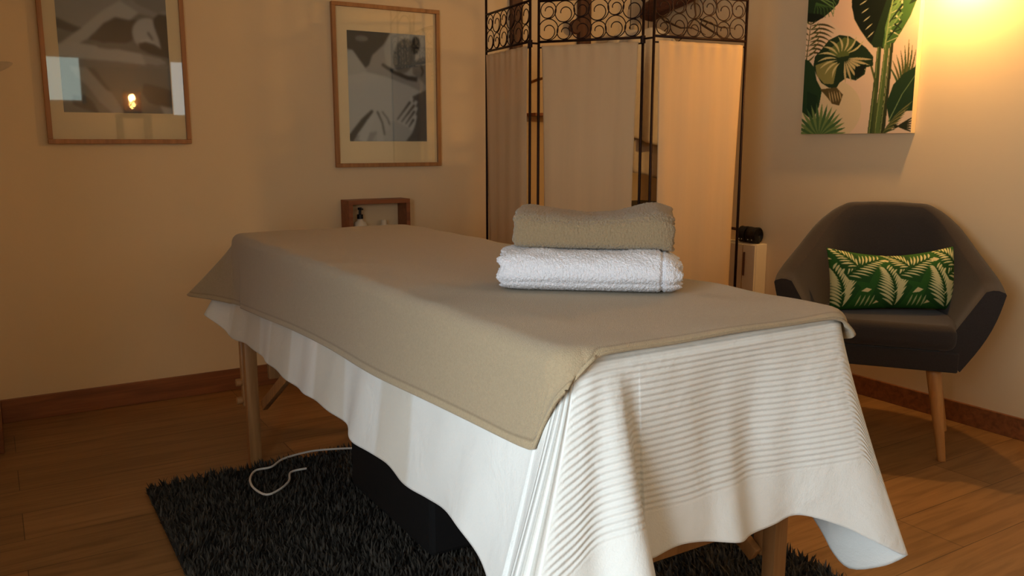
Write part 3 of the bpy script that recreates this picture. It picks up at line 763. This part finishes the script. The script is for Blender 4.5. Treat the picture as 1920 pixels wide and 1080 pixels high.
def yk(u): return TY0+.05+(TY1-TY0-.1)*u        # helper: y on long sides
SK = [(0.0, (.500, .885, .290)), (.04, (.580, .815, .250)), (.075, (.645, .800, .262)), (.105, (.705, .775, .290)), (.13, (.752, .812, .345)), (.15, (.782, .880, .385)), (.18, (.806, .926, .400)), (.23, (.835, .930, .404)),
      (.33, (.885, .918, .418)), (.45, (.960, .915, .405)), (.58, (1.036, .915, .392)), (.68, (1.10, .92, .396)), (.76, (1.155, .915, .401)), (.84, (1.225, .888, .376)),
      (.92, (1.285, .850, .342)), (.975, (1.330, .835, .316)), (1.0, (1.352, .840, .305)), (1.018, (1.340, .88, .270)), (1.035, (1.33, .945, .243)), (1.06, (1.322, 1.01, .30)), (1.10, (1.335, 1.12, .36)),
      (1.2, (1.33, 1.33, .395)), (1.4, (1.34, 1.70, .40)), (1.6, (1.335, 2.1, .405)), (1.8, (1.34, 2.45, .41)), (1.95, (1.36, 2.80, .44)), (2.0, (1.40, 2.92, .46)), (2.1, (1.26, 2.90, .50)),
      (2.5, (.98, 2.89, .51)), (2.9, (.68, 2.90, .50)), (2.97, (.59, 2.90, .475)), (3.0, (.572, 2.87, .478)), (3.03, (.60, 2.80, .455)), (3.08, (.625, 2.70, .428)), (3.14, (.638, 2.60, .426)),
      (3.20, (.64, 2.48, .418)), (3.28, (.636, 2.31, .423)), (3.38, (.632, 2.12, .413)), (3.47, (.636, 1.95, .421)), (3.56, (.64, 1.78, .411)), (3.63, (.630, 1.68, .396)), (3.70, (.640, 1.53, .403)), (3.75, (.632, 1.45, .385)),
      (3.80, (.645, 1.35, .388)), (3.86, (.64, 1.22, .396)), (3.91, (.625, 1.12, .372)), (3.955, (.58, 1.00, .33))]
def sfold(u, t_, H):
    f = 0
    if .2 < u < .95:
        w = math.sin(PI*(u-.2)/.75)**2; f += w*t_*(.010*math.sin(u*16+.4)+.005*math.sin(u*37+t_*2))
        f -= .022*w*math.sin(PI*t_**.8)*max(0, min(1, (.95-u)/.45))          # the short side hangs slightly hollow
    if u < .2 or u > 3.95:
        uu = u if u < 1 else u-4; f += .010*t_*math.sin(uu*55+1.0)
    if 3.05 < u < 3.95: f += t_*(.005*math.sin(u*33)+.003*math.sin(u*71+t_*3))
    if 1.05 < u < 1.95: f += t_*.012*math.sin(u*30)
    return f
def phi(u):
    # 0 on the short side, 1 on the long side
    if u > 2: u -= 4
    if u < .15: return .56*min(1, max(0, (.15-u)/.15))**1.7
    if u > .93: return min(1, max(0, (u-.93)/.13))
    return 0
def ribv(u, dd, p): return dd*math.cos(phi(u)*PI/2)
def ribm(u, dd, p):
    if 1.005 < u < 4: return 0.0
    r_ = ribv(u, dd, p); f = phi(u)
    return float(max(0, min(1, (.272-r_)/.012)))*max(0., min(1., (u-.016)/.006))
def seamv(u, dd, p):
    uu = u-4 if u > 2 else u; return (uu+.018)/.034*4.0
def seamm(u, dd, p):
    uu = u-4 if u > 2 else u; return 1.0 if -.018 < uu < .016 else 0.0
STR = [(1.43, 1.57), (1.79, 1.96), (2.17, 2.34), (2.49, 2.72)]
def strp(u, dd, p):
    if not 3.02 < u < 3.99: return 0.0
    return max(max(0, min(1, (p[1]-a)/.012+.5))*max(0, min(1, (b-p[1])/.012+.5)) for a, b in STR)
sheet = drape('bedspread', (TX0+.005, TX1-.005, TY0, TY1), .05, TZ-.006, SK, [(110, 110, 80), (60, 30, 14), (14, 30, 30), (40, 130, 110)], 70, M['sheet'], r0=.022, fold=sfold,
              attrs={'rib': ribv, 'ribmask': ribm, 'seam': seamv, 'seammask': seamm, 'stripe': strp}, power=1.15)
tag(sheet, 'white ribbed bedspread hanging down around the massage table', 'bedspread')

TK = [(0.0, (.664, .962, .672)), (.03, (.682, .945, .706)), (.055, (.703, .936, .730)), (.08, (.722, .937, .738)), (.12, (.745, .936, .740)), (.3, (.86, .938, .740)), (.6, (1.04, .938, .740)),
      (.88, (1.215, .938, .739)), (.95, (1.262, .937, .730)), (1.0, (1.300, .940, .700)), (1.03, (1.309, .968, .688)), (1.1, (1.316, 1.12, .66)), (1.5, (1.33, 1.88, .62)), (1.95, (1.335, 2.80, .60)), (2.0, (1.37, 2.94, .56)),
      (2.06, (1.28, 2.90, .60)), (2.5, (.98, 2.89, .60)), (2.94, (.66, 2.91, .59)), (2.985, (.550, 2.93, .545)), (3.0, (.532, 2.915, .540)), (3.02, (.585, 2.84, .535)), (3.06, (.632, 2.70, .535)), (3.12, (.640, 2.60, .538)),
      (3.2, (.645, 2.46, .546)), (3.35, (.648, 2.18, .560)), (3.5, (.650, 1.87, .567)), (3.65, (.650, 1.60, .572)), (3.78, (.648, 1.36, .583)), (3.88, (.648, 1.17, .588)), (3.935, (.650, 1.07, .590)), (3.958, (.650, 1.010, .594)), (3.970, (.652, .990, .600)), (3.984, (.658, .980, .632))]
def tfold(u, t_, H):
    f = .010*t_ if (u > 3.1 or u < .02) else 0
    if 3.05 < u < 3.97: f += .005*t_*math.sin(u*14)
    return f
def ttop(x, y):
    return .0015*np.sin(x*23+y*7)*np.sin(y*11+1)+.0012*np.sin(y*31+x*5)
def cover_mat():
    m = mat('taupe towelling cover', (168, 150, 122), 1, sheen=.25, var=.06, vscale=220, bump=.7, bscale=520, bdist=.0025, spec=.1)
    t = m.node_tree; b = t.nodes['Principled BSDF']; src = b.inputs['Base Color'].links[0].from_socket
    a = t.nodes.new('ShaderNodeAttribute'); a.attribute_name = 'hemdist'
    band = ramp(t, a.outputs['Fac'], [(0, (1.08, 1.08, 1.06)), (.0135, (1.08, 1.08, 1.06)), (.0145, (.70, .68, .66)), (.017, (.75, .74, .72)), (.019, (1, 1, 1))])
    mx = N(t, 'ShaderNodeMix', data_type='RGBA', blend_type='MULTIPLY'); mx.inputs[0].default_value = 1
    t.links.new(src, mx.inputs[6]); t.links.new(band, mx.inputs[7]); t.links.new(mx.outputs[2], b.inputs['Base Color']); return m
M['towel'] = cover_mat()
throw = drape('towel_cover', (TX0-.002, TX1+.002, TY0-.006, TY1+.004), .052, TZ+.004, TK, [(90, 90, 60), (40, 24, 12), (14, 24, 60), (60, 110, 90)], 40, M['towel'], r0=.028, fold=tfold, thick=.0055, topfn=ttop, power=1.1, attrs={'hemdist': None})
tag(throw, 'large taupe towel cover spread over the top of the massage table', 'towel')
# ------------------------------------------------------------------ folded towels on the table
AX = Vector((.772, -.635, 0)); BK = Vector((.635, .772, 0))
def smooth_noise(seed):
    r_ = np.random.default_rng(seed); K = r_.normal(size=(14, 3))*np.array([7, 14, 14]); P_ = r_.uniform(0, 6.28, 14)
    return lambda p: float(np.mean(np.sin(K @ np.array(p)+P_)))
def towel(name, c, L, D, Hh, z, m, label, prof, seed=1, endamp=.006, rings=5, yaw=0, amp=.004, sag=None, shape=None):
    """folded towel: closed cross-section 'prof' (list of (back,up) in 0..1) swept along its length"""
    f = smooth_noise(seed); f2 = smooth_noise(seed+5); nx = 110; n = len(prof); V = []; F = []
    rr_ = np.random.default_rng(seed)
    cb, cu = .5, .5
    for i in range(nx):
        q = i/(nx-1); x = (q-.5)*L
        for k, (b_, u_) in enumerate(prof):
            bb = (b_-.5)*D; uu = u_*Hh
            s = 1-.12*(abs(2*q-1)**14)
            if shape: s *= shape(q)
            bb *= s; uu = Hh/2+(uu-Hh/2)*s if not shape else Hh*.42+(uu-Hh*.42)*s
            o_ = amp*f((x*1.0, bb, uu))+amp*.35*f2((x*6, bb*5, uu*5))
            if sag: uu += sag(q, b_, u_)
            e = .4*endamp*math.sin(k*.9)*abs(2*q-1)**20
            V.append((x+e+(.3*o_), bb*(1+o_/D*2), max(.0008, uu*(1+o_/Hh*2 if u_ > .1 else 1))))
    for i in range(nx-1):
        for k in range(n): F.append((i*n+k, i*n+(k+1) % n, (i+1)*n+(k+1) % n, (i+1)*n+k))
    # layered ends: rings moving in and out like rolled cloth edges
    for side in (0, nx-1):
        base = side*n; prev = base; sg = -1 if side == 0 else 1
        cen = np.mean([V[base+k] for k in range(n)], axis=0)
        for r_ in range(1, rings*3):
            w = 1-r_/(rings*3); st = len(V)
            dx = (endamp*(.6*math.sin(r_*2*PI/3+.6)+.8*(1-w)) if True else 0)
            for k in range(n):
                p = np.array(V[base+k]); V.append((p[0]+sg*dx-sg*.006*(r_/(rings*3)), cen[1]+(p[1]-cen[1])*w, cen[2]+(p[2]-cen[2])*w))
            for k in range(n):
                a_, b2 = prev+k, prev+(k+1) % n; c_, d_ = st+(k+1) % n, st+k
                F.append((a_, b2, c_, d_) if sg < 0 else (b2, a_, d_, c_))
            prev = st
        F.append(tuple(prev+k for k in range(n)) if sg < 0 else tuple(prev+n-1-k for k in range(n)))
    me = bpy.data.meshes.new(name); me.from_pydata([tuple(v) for v in V], [], F)
    bm = bmesh.new(); bm.from_mesh(me); bmesh.ops.recalc_face_normals(bm, faces=list(bm.faces)); bm.to_mesh(me); bm.free()
    o = link(name, me, m, smooth=True)
    o.location = (c[0], c[1], z); o.rotation_euler = (0, 0, math.atan2(AX.y, AX.x)+yaw)
    md = o.modifiers.new('sub', 'SUBSURF'); md.levels = 1; md.render_levels = 2
    tx = bpy.data.textures.new(name+'fuzz', 'CLOUDS'); tx.noise_scale = .004; tx.noise_depth = 2
    dm = o.modifiers.new('fuzz', 'DISPLACE'); dm.texture = tx; dm.strength = .0045; dm.mid_level = .5; dm.texture_coords = 'LOCAL'
    return tag(o, label, 'towel', 'folded towels stacked on the table')
def sprof(n=48, p=2.6, dents=()):
    out = []
    for k in range(n):
        a = 2*PI*k/n; c_, s_ = math.cos(a), math.sin(a)
        x = .5*math.copysign(abs(c_)**(2/p), c_); y = .5*math.copysign(abs(s_)**(2/p), s_)
        for (da, dw, dd) in dents:
            e = math.exp(-((a-da+PI) % (2*PI)-PI)**2/dw**2); x *= 1-dd*e; y *= 1-dd*e
        out.append((.5+x, .5+y))
    return out
towel('folded_towel', (1.025, 1.364), .350, .185, .085, TZ+.0075, M['terrywhite'], 'white fluffy towel lying at the bottom of the folded stack',
      sprof(p=2.7, dents=((PI*1.12, .10, .05), (PI*1.02, .25, -.02))), seed=3, endamp=.012, rings=4, amp=.008, sag=lambda q, b_, u_: -.006*q*(u_ > .5)-.010*max(0, (q-.9)/.1)*u_,
      shape=lambda q: 1-.10*math.exp(-((q-.905)/.008)**2)-.05*max(0, (q-.92)/.08)+.02*math.exp(-((q-.96)/.02)**2))
def bsag(q, b_, u_):
    if u_ < .5: return -.010*max(0, (q-.92)/.08)
    return -.005*math.cos((q-.5)*6.5+.2)+.016*b_*(.3+.7*abs(2*q-1)**1.5)+.007*b_*math.exp(-((q-.84)/.12)**2)-.006*max(0, (q-.9)/.1)
towel('folded_towel', (1.066, 1.406), .318, .185, .068, TZ+.0075+.079, M['terrybeige'], 'thick taupe towel folded on top of the white one',
      sprof(p=4.5, dents=((PI*.80, .06, .03),)), seed=9, endamp=.006, rings=3, yaw=.0, amp=.005, sag=bsag)

# ------------------------------------------------------------------ rug (deep pile)
RX0, RX1, RY0, RY1 = .325, 1.66, .75, 2.635
t = empty('shag_rug', ((RX0+RX1)/2, (RY0+RY1)/2, 0), label='dark grey deep pile shag rug on the floor under the massage table', cat='rug')
cx, cy = (RX0+RX1)/2, (RY0+RY1)/2
M['rug'] = mat('rug backing', (30, 29, 28), 1, var=.3, vscale=60)
def pile_mat():
    m, t_, b = nt('dark grey pile yarn'); a = t_.nodes.new('ShaderNodeAttribute'); a.attribute_name = 'tone'
    t_.links.new(ramp(t_, a.outputs['Fac'], [(0, s2l((36, 35, 33))), (1, s2l((92, 87, 80)))]), b.inputs['Base Color'])
    b.inputs['Roughness'].default_value = .9; b.inputs['Specular IOR Level'].default_value = .15; return m
MB().box(RX0-cx, RX1-cx, RY0-cy, RY1-cy, .001, .012, c=.002).build('backing', M['rug'], t)
nT = 42000
px = rng.uniform(RX0, RX1, nT)-cx; py = rng.uniform(RY0, RY1, nT)-cy
L_ = rng.uniform(.016, .034, nT); an = rng.uniform(0, 2*PI, nT); ln = rng.uniform(.1, .85, nT); wd = rng.uniform(.0018, .0038, nT)
cl = np.sin(px*31+np.sin(py*23)*2)*np.sin(py*29+np.sin(px*17)*2); an = an*.5+cl*2.2
dx, dy = np.cos(an), np.sin(an); sx, sy = -dy, dx
V = np.zeros((nT, 5, 3))
for j, (f_, w_) in enumerate(((0, 1), (0, -1), (.55, .9), (.55, -.9), (1, 0))):
    r_ = L_*ln*f_**1.6; h_ = L_*np.sqrt(1-ln**2*.8)*f_+.008
    V[:, j, 0] = px+dx*r_+sx*wd*w_; V[:, j, 1] = py+dy*r_+sy*wd*w_; V[:, j, 2] = h_
b = np.arange(nT)*5
F = np.concatenate([np.stack([b, b+1, b+3, b+2], -1)]).tolist()+np.stack([b+2, b+3, b+4], -1).tolist()
o = mesh('pile', V.reshape(-1, 3).tolist(), F, pile_mat(), t); o['kind'] = 'stuff'
a = o.data.attributes.new('tone', 'FLOAT', 'POINT'); a.data.foreach_set('value', np.repeat(np.clip(rng.uniform(0, .8, nT)+cl*.2, 0, 1), 5).astype(np.float32))

# dark bag under the table and the white cable
t = empty('black_bag', (1.04, 2.03, .03), label='black box shaped bag standing on the rug under the massage table', cat='bag')
MB().box(-.19, .19, -.27, .27, 0, .30, c=.012).build('bag_body', M['bag'], t)
MB().box(-.185, .185, -.265, .265, .30, .318, c=.006).build('bag_lid', M['leather'], t)
MB().tube([(-.196, -.08, .22), (-.215, -.06, .24), (-.215, .06, .24), (-.196, .08, .22)], .008, 8).build('handle', M['leather'], t, True)
def sm(pts, n=8):
    out = []; P_ = [np.array(p, float) for p in pts]; P_ = [P_[0]]+P_+[P_[-1]]
    for i in range(1, len(P_)-2):
        for k in range(n):
            t_ = k/n; a_, b_, c_, d_ = P_[i-1:i+3]
            out.append(.5*((2*b_)+(-a_+c_)*t_+(2*a_-5*b_+4*c_-d_)*t_**2+(-a_+3*b_-3*c_+d_)*t_**3))
    out.append(P_[-2]); return [tuple(p) for p in out]
CAB = [(1.0, 2.53, .034), (.964, 2.569, .036), (.892, 2.602, .036), (.825, 2.618, .036), (.735, 2.60, .036), (.68, 2.55, .036), (.631, 2.546, .036), (.598, 2.487, .036), (.589, 2.412, .036), (.607, 2.345, .036), (.65, 2.361, .036), (.693, 2.409, .036), (.72, 2.475, .036), (.771, 2.48, .036)]
o = MB().tube(sm(CAB), .0035, 8).build('power_cable', M['cable'], None, True); tag(o, 'thin white cable looping over the rug by the far table leg', 'cable')

# ------------------------------------------------------------------ tub armchair
ang = math.radians(54)                     # azimuth of the chair's back direction from +Y
CH = empty('tub_armchair', (2.478, 1.69, 0), -ang, label='dark charcoal tub armchair with light wooden legs by the right wall', cat='armchair')
# local frame: x = right (seen from the front), y = towards the back
def arc(pts, n):
    P_ = [np.array(p, float) for p in pts]; P_ = [2*P_[0]-P_[1]]+P_+[2*P_[-1]-P_[-2]]; out = []
    m_ = len(P_)-3
    for k in range(n):
        q = k/(n-1)*m_; i = min(int(q), m_-1); t_ = q-i; a_, b_, c_, d_ = P_[i:i+4]
        out.append(.5*((2*b_)+(-a_+c_)*t_+(2*a_-5*b_+4*c_-d_)*t_**2+(-a_+3*b_-3*c_+d_)*t_**3))
    return out
half = [(.352, .02, .566), (.346, .13, .592), (.302, .27, .655), (.238, .395, .742), (.162, .465, .799), (.082, .492, .808), (0, .498, .810)]
top = [(-x, y, z) for x, y, z in half]+[(x, y, z) for x, y, z in half[-2::-1]]
hb = [(.238, .0, .31), (.25, .12, .31), (.24, .26, .31), (.205, .36, .31), (.15, .41, .31), (.07, .43, .31), (0, .435, .31)]
bot = [(-x, y, z) for x, y, z in hb]+[(x, y, z) for x, y, z in hb[-2::-1]]
n = 97; TP = arc(top, n); BT = arc(bot, n)
def shell(th, zlift):
    V = []; prof = []
    for i in range(n):
        T_, B_ = TP[i], BT[i]
        tn = TP[min(i+1, n-1)]-TP[max(i-1, 0)]; tn[2] = 0; nn = np.array([-tn[1], tn[0], 0]); nn /= np.linalg.norm(nn)   # inward or outward
        if nn @ np.array([0-T_[0], .2-T_[1], 0]) < 0: nn = -nn        # inward
        ring = []
        m_ = 10
        for k in range(m_): q = k/(m_-1); p = B_+(T_-B_)*q; p = p-nn*(.018*math.sin(PI*q)); ring.append(p)
        # rounded rim
        for a_ in (30, 75, 105, 150): a_ = math.radians(a_); ring.append(T_+nn*(th/2-th/2*math.cos(a_))+np.array([0, 0, .014*math.sin(a_)]))
        IT = T_+nn*th; IB = B_+nn*(th+.004)+np.array([0, 0, .06])
        for k in range(m_): q = k/(m_-1); ring.append(IT+(IB-IT)*q)
        prof.append(ring)
    m_ = len(prof[0]); V = [p for r_ in prof for p in r_]
    F = [(i*m_+k, i*m_+(k+1) % m_, (i+1)*m_+(k+1) % m_, (i+1)*m_+k) for i in range(n-1) for k in range(m_)]
    F += [tuple(range(m_)), tuple((n-1)*m_+k for k in range(m_-1, -1, -1))]
    me = bpy.data.meshes.new('backrest'); me.from_pydata([tuple(v) for v in V], [], F)
    bm = bmesh.new(); bm.from_mesh(me); bmesh.ops.recalc_face_normals(bm, faces=list(bm.faces)); bm.to_mesh(me); bm.free()
    o = link('backrest', me, M['charcoal'], CH); return autosmooth(o, 50)
shell(.062, 0)
# arm front pads close the two ends; seat base and cushion
def plan(pts, z0, z1, name, m, bev):
    mb = MB(); k = len(pts); mb.add([(x, y, z0) for x, y in pts]+[(x, y, z1) for x, y in pts], [tuple(range(k-1, -1, -1)), tuple(range(k, 2*k))]+[(i, (i+1) % k, k+(i+1) % k, k+i) for i in range(k)])
    o = mb.build(name, m, CH); md = o.modifiers.new('b', 'BEVEL'); md.width = bev; md.segments = 4; md.limit_method = 'ANGLE'; md.angle_limit = .9
    return autosmooth(o, 40)
plan([(-.232, -.004), (.232, -.004), (.236, .15), (.20, .28), (.13, .36), (0, .375), (-.13, .36), (-.20, .28), (-.236, .15)], .305, .372, 'seat_base', M['charcoal'], .006)
plan([(-.218, -.020), (.218, -.020), (.235, .06), (.23, .2), (.20, .31), (.13, .38), (0, .395), (-.13, .38), (-.20, .31), (-.23, .2), (-.235, .06)], .374, .458, 'seat_cushion', M['charcoal2'], .03)
M['chairleg'] = wood_mat('oiled oak legs', (176, 122, 68), (206, 152, 92), .4, 'z')
for (x, y, xx, yy) in ((.165, .06, .210, .012), (-.165, .06, -.210, .012), (.175, .30, .240, .35), (-.175, .30, -.240, .35)):
    MB().tube([(x, y, .312), (x+(xx-x)*.1, y+(yy-y)*.1, .28), (xx, yy, .004), (xx, yy, 0)], [.024, .0235, .0125, .012], 18).build('leg', M['chairleg'], CH, True)

# leaf cushion
def art_cushion():
    r = Ras(420, 220, 0, 256, 126, 0, (44, 92, 34)); rr = random.Random(4); cream = (214, 206, 150); g2 = (36, 78, 32)
    for (x, y, s) in ((30, 20, 30), (66, 92, 26), (108, 22, 24), (128, 60, 18), (168, 92, 28), (206, 24, 30), (246, 60, 24), (24, 60, 18), (90, 112, 22), (190, 112, 22)):
        s *= .4; r.poly([(x-s, y+rr.uniform(-4, 8)), (x, y-s*.55), (x+s, y+rr.uniform(-4, 6)), (x+s*.3, y+s*.3)], (226, 206, 152))
    def frond(b, tip, n, L, bend, ang=.95, c=cream, stem=(34, 70, 28), w=4.2):
        b = np.array(b, float); tp = np.array(tip, float); d = tp-b; nn = np.array([-d[1], d[0]]); nn /= np.hypot(*nn); du = d/np.hypot(*d)
        r.poly([b+nn*L*.25, b+d*.35+nn*L*1.05, tp+nn*3, tp-nn*3, b+d*.35-nn*L*1.05, b-nn*L*.25], g2)
        for i in range(n):
            q = (i+.4)/n; p = b+d*q+nn*bend*math.sin(PI*q); l = L*(1.05-.75*q)*min(1, .5+q*2.5)
            for s in (-1, 1): r.lens(p+nn*s*1.4, p+(nn*s*ang+du*.85)*l, w*(.9+.4*rr.random()), c, bend=-s*l*.07)
        r.line([b+d*q+nn*bend*math.sin(PI*q) for q in np.linspace(0, 1, 9)], 2.4, 1, stem)
    for ox in (-102, 0, 102, 204):
        frond((22+ox+102, 124), (104+ox, 42), 13, 40, 8)
        frond((28+ox, 62), (98+ox, 18), 9, 34, -4, w=3.6)
        frond((52+ox, 40), (8+ox, 0), 8, 24, 4, w=3.4)
        for k in range(4): r.lens((118+ox+k*8, 100-k*14), (134+ox+k*8, 86-k*14), 2.6, cream)
        for k in range(4): r.lens((48+ox+k*9, 122), (56+ox+k*9, 100), 3.4, (170, 176, 120))
    r.blur(1); return r
r = art_cushion(); W_, H_ = .435, .225; nu, nv = r.w, r.h
U, Vv = np.meshgrid(np.linspace(-1, 1, nu), np.linspace(-1, 1, nv))
cols = r.lin()
def side(sg):
    th = .062*np.clip(1-np.abs(U)**3.2, 0, 1)**.6*np.clip(1-np.abs(Vv)**2.6, 0, 1)**.6
    x = W_/2*U*(1-.035*(1-Vv**2)); z = H_/2*Vv*(1-.30*(1-np.abs(U)**1.7)*np.where(Vv > 0, 1, .2)); y = -sg*th
    return np.stack([x, y, z], -1).reshape(-1, 3)
A_ = side(1); B_ = side(-1); fa = grid_faces(nu, nv); k0 = nu*nv
VV = np.concatenate([A_, B_]).tolist(); FF = fa+[tuple(i+k0 for i in f[::-1]) for f in fa]
o = mesh('leaf_cushion', VV, FF, M['cushion'], smooth=True)
set_art(o.data, np.concatenate([cols.reshape(-1, 3)]*2))
bm = bmesh.new(); bm.from_mesh(o.data); bmesh.ops.remove_doubles(bm, verts=list(bm.verts), dist=1e-5); bm.to_mesh(o.data); bm.free()
Mz = Matrix.Translation((2.672, 1.800, .572)) @ Matrix.Rotation(-math.radians(38), 4, 'Z') @ Matrix.Rotation(math.radians(-1.5), 4, 'Y') @ Matrix.Rotation(math.radians(-17), 4, 'X')
o.matrix_world = Mz
tag(o, 'small rectangular green and cream palm leaf cushion on the armchair seat', 'cushion')

# ------------------------------------------------------------------ things behind the camera, mirrored in the left picture's glass
t = empty('lattice_lantern', (1.20, -1.45, 1.30), label='lattice lantern glowing warm, seen only mirrored in the left picture glass', cat='lantern')
mb = MB()
for k in range(10):
    for s in (1, -1):
        mb.tube([(.075*math.cos(a0), .075*math.sin(a0), z) for z, a0 in [(.02+.2*q, k*2*PI/10+s*q*1.9) for q in np.linspace(0, 1, 10)]], .004, 5)
mb.build('lattice_shade', M['brass'], t, True)
autosmooth(MB().lathe([(0, 0), (.08, 0), (.08, .018), (0, .02)]).build('base', M['darkwood'], t))
MB().lathe([(0, .05), (.02, .06), (.03, .09), (.02, .12), (0, .125)]).build('bulb', emis('lantern bulb', (1, .55, .15), 40), t, True)
l = bpy.data.lights.new('lantern_light', 'POINT'); l.energy = 9; l.color = (1, .5, .14); l.shadow_soft_size = .03
lo = bpy.data.objects.new('lantern_light', l); COL.objects.link(lo); lo.location = (1.20, -1.45, 1.45)
t = empty('side_table', (1.20, -1.45, 0), label='tall dark stand under the lantern, seen only in picture glass', cat='table')
MB().box(-.14, .14, -.14, .14, 1.27, 1.3, c=.004).build('top', M['darkwood'], t)
for sx_ in (-1, 1):
    for sy_ in (-1, 1): MB().box(sx_*.12-.015, sx_*.12+.015, sy_*.12-.015, sy_*.12+.015, 0, 1.27, c=.002).build('leg', M['darkwood'], t)

# ------------------------------------------------------------------ camera, world, view
cam = bpy.data.cameras.new('camera'); cam.sensor_width = 36; cam.lens = 1587/1920*36; cam.clip_start = .02
co = bpy.data.objects.new('camera', cam); COL.objects.link(co); co.location = (0, 0, 1.04)
co.rotation_euler = (PI/2-math.atan(272/1587), 0, -math.radians(31.6)); sc.camera = co
w = bpy.data.worlds.new('world'); sc.world = w; w.use_nodes = True
w.node_tree.nodes['Background'].inputs[0].default_value = (.75, .9, 1, 1); w.node_tree.nodes['Background'].inputs[1].default_value = .3
vs_ = sc.view_settings; vs_.view_transform = 'Standard'; vs_.look = 'None'; vs_.gamma = 1; vs_.exposure = 0; vs_.use_curve_mapping = False
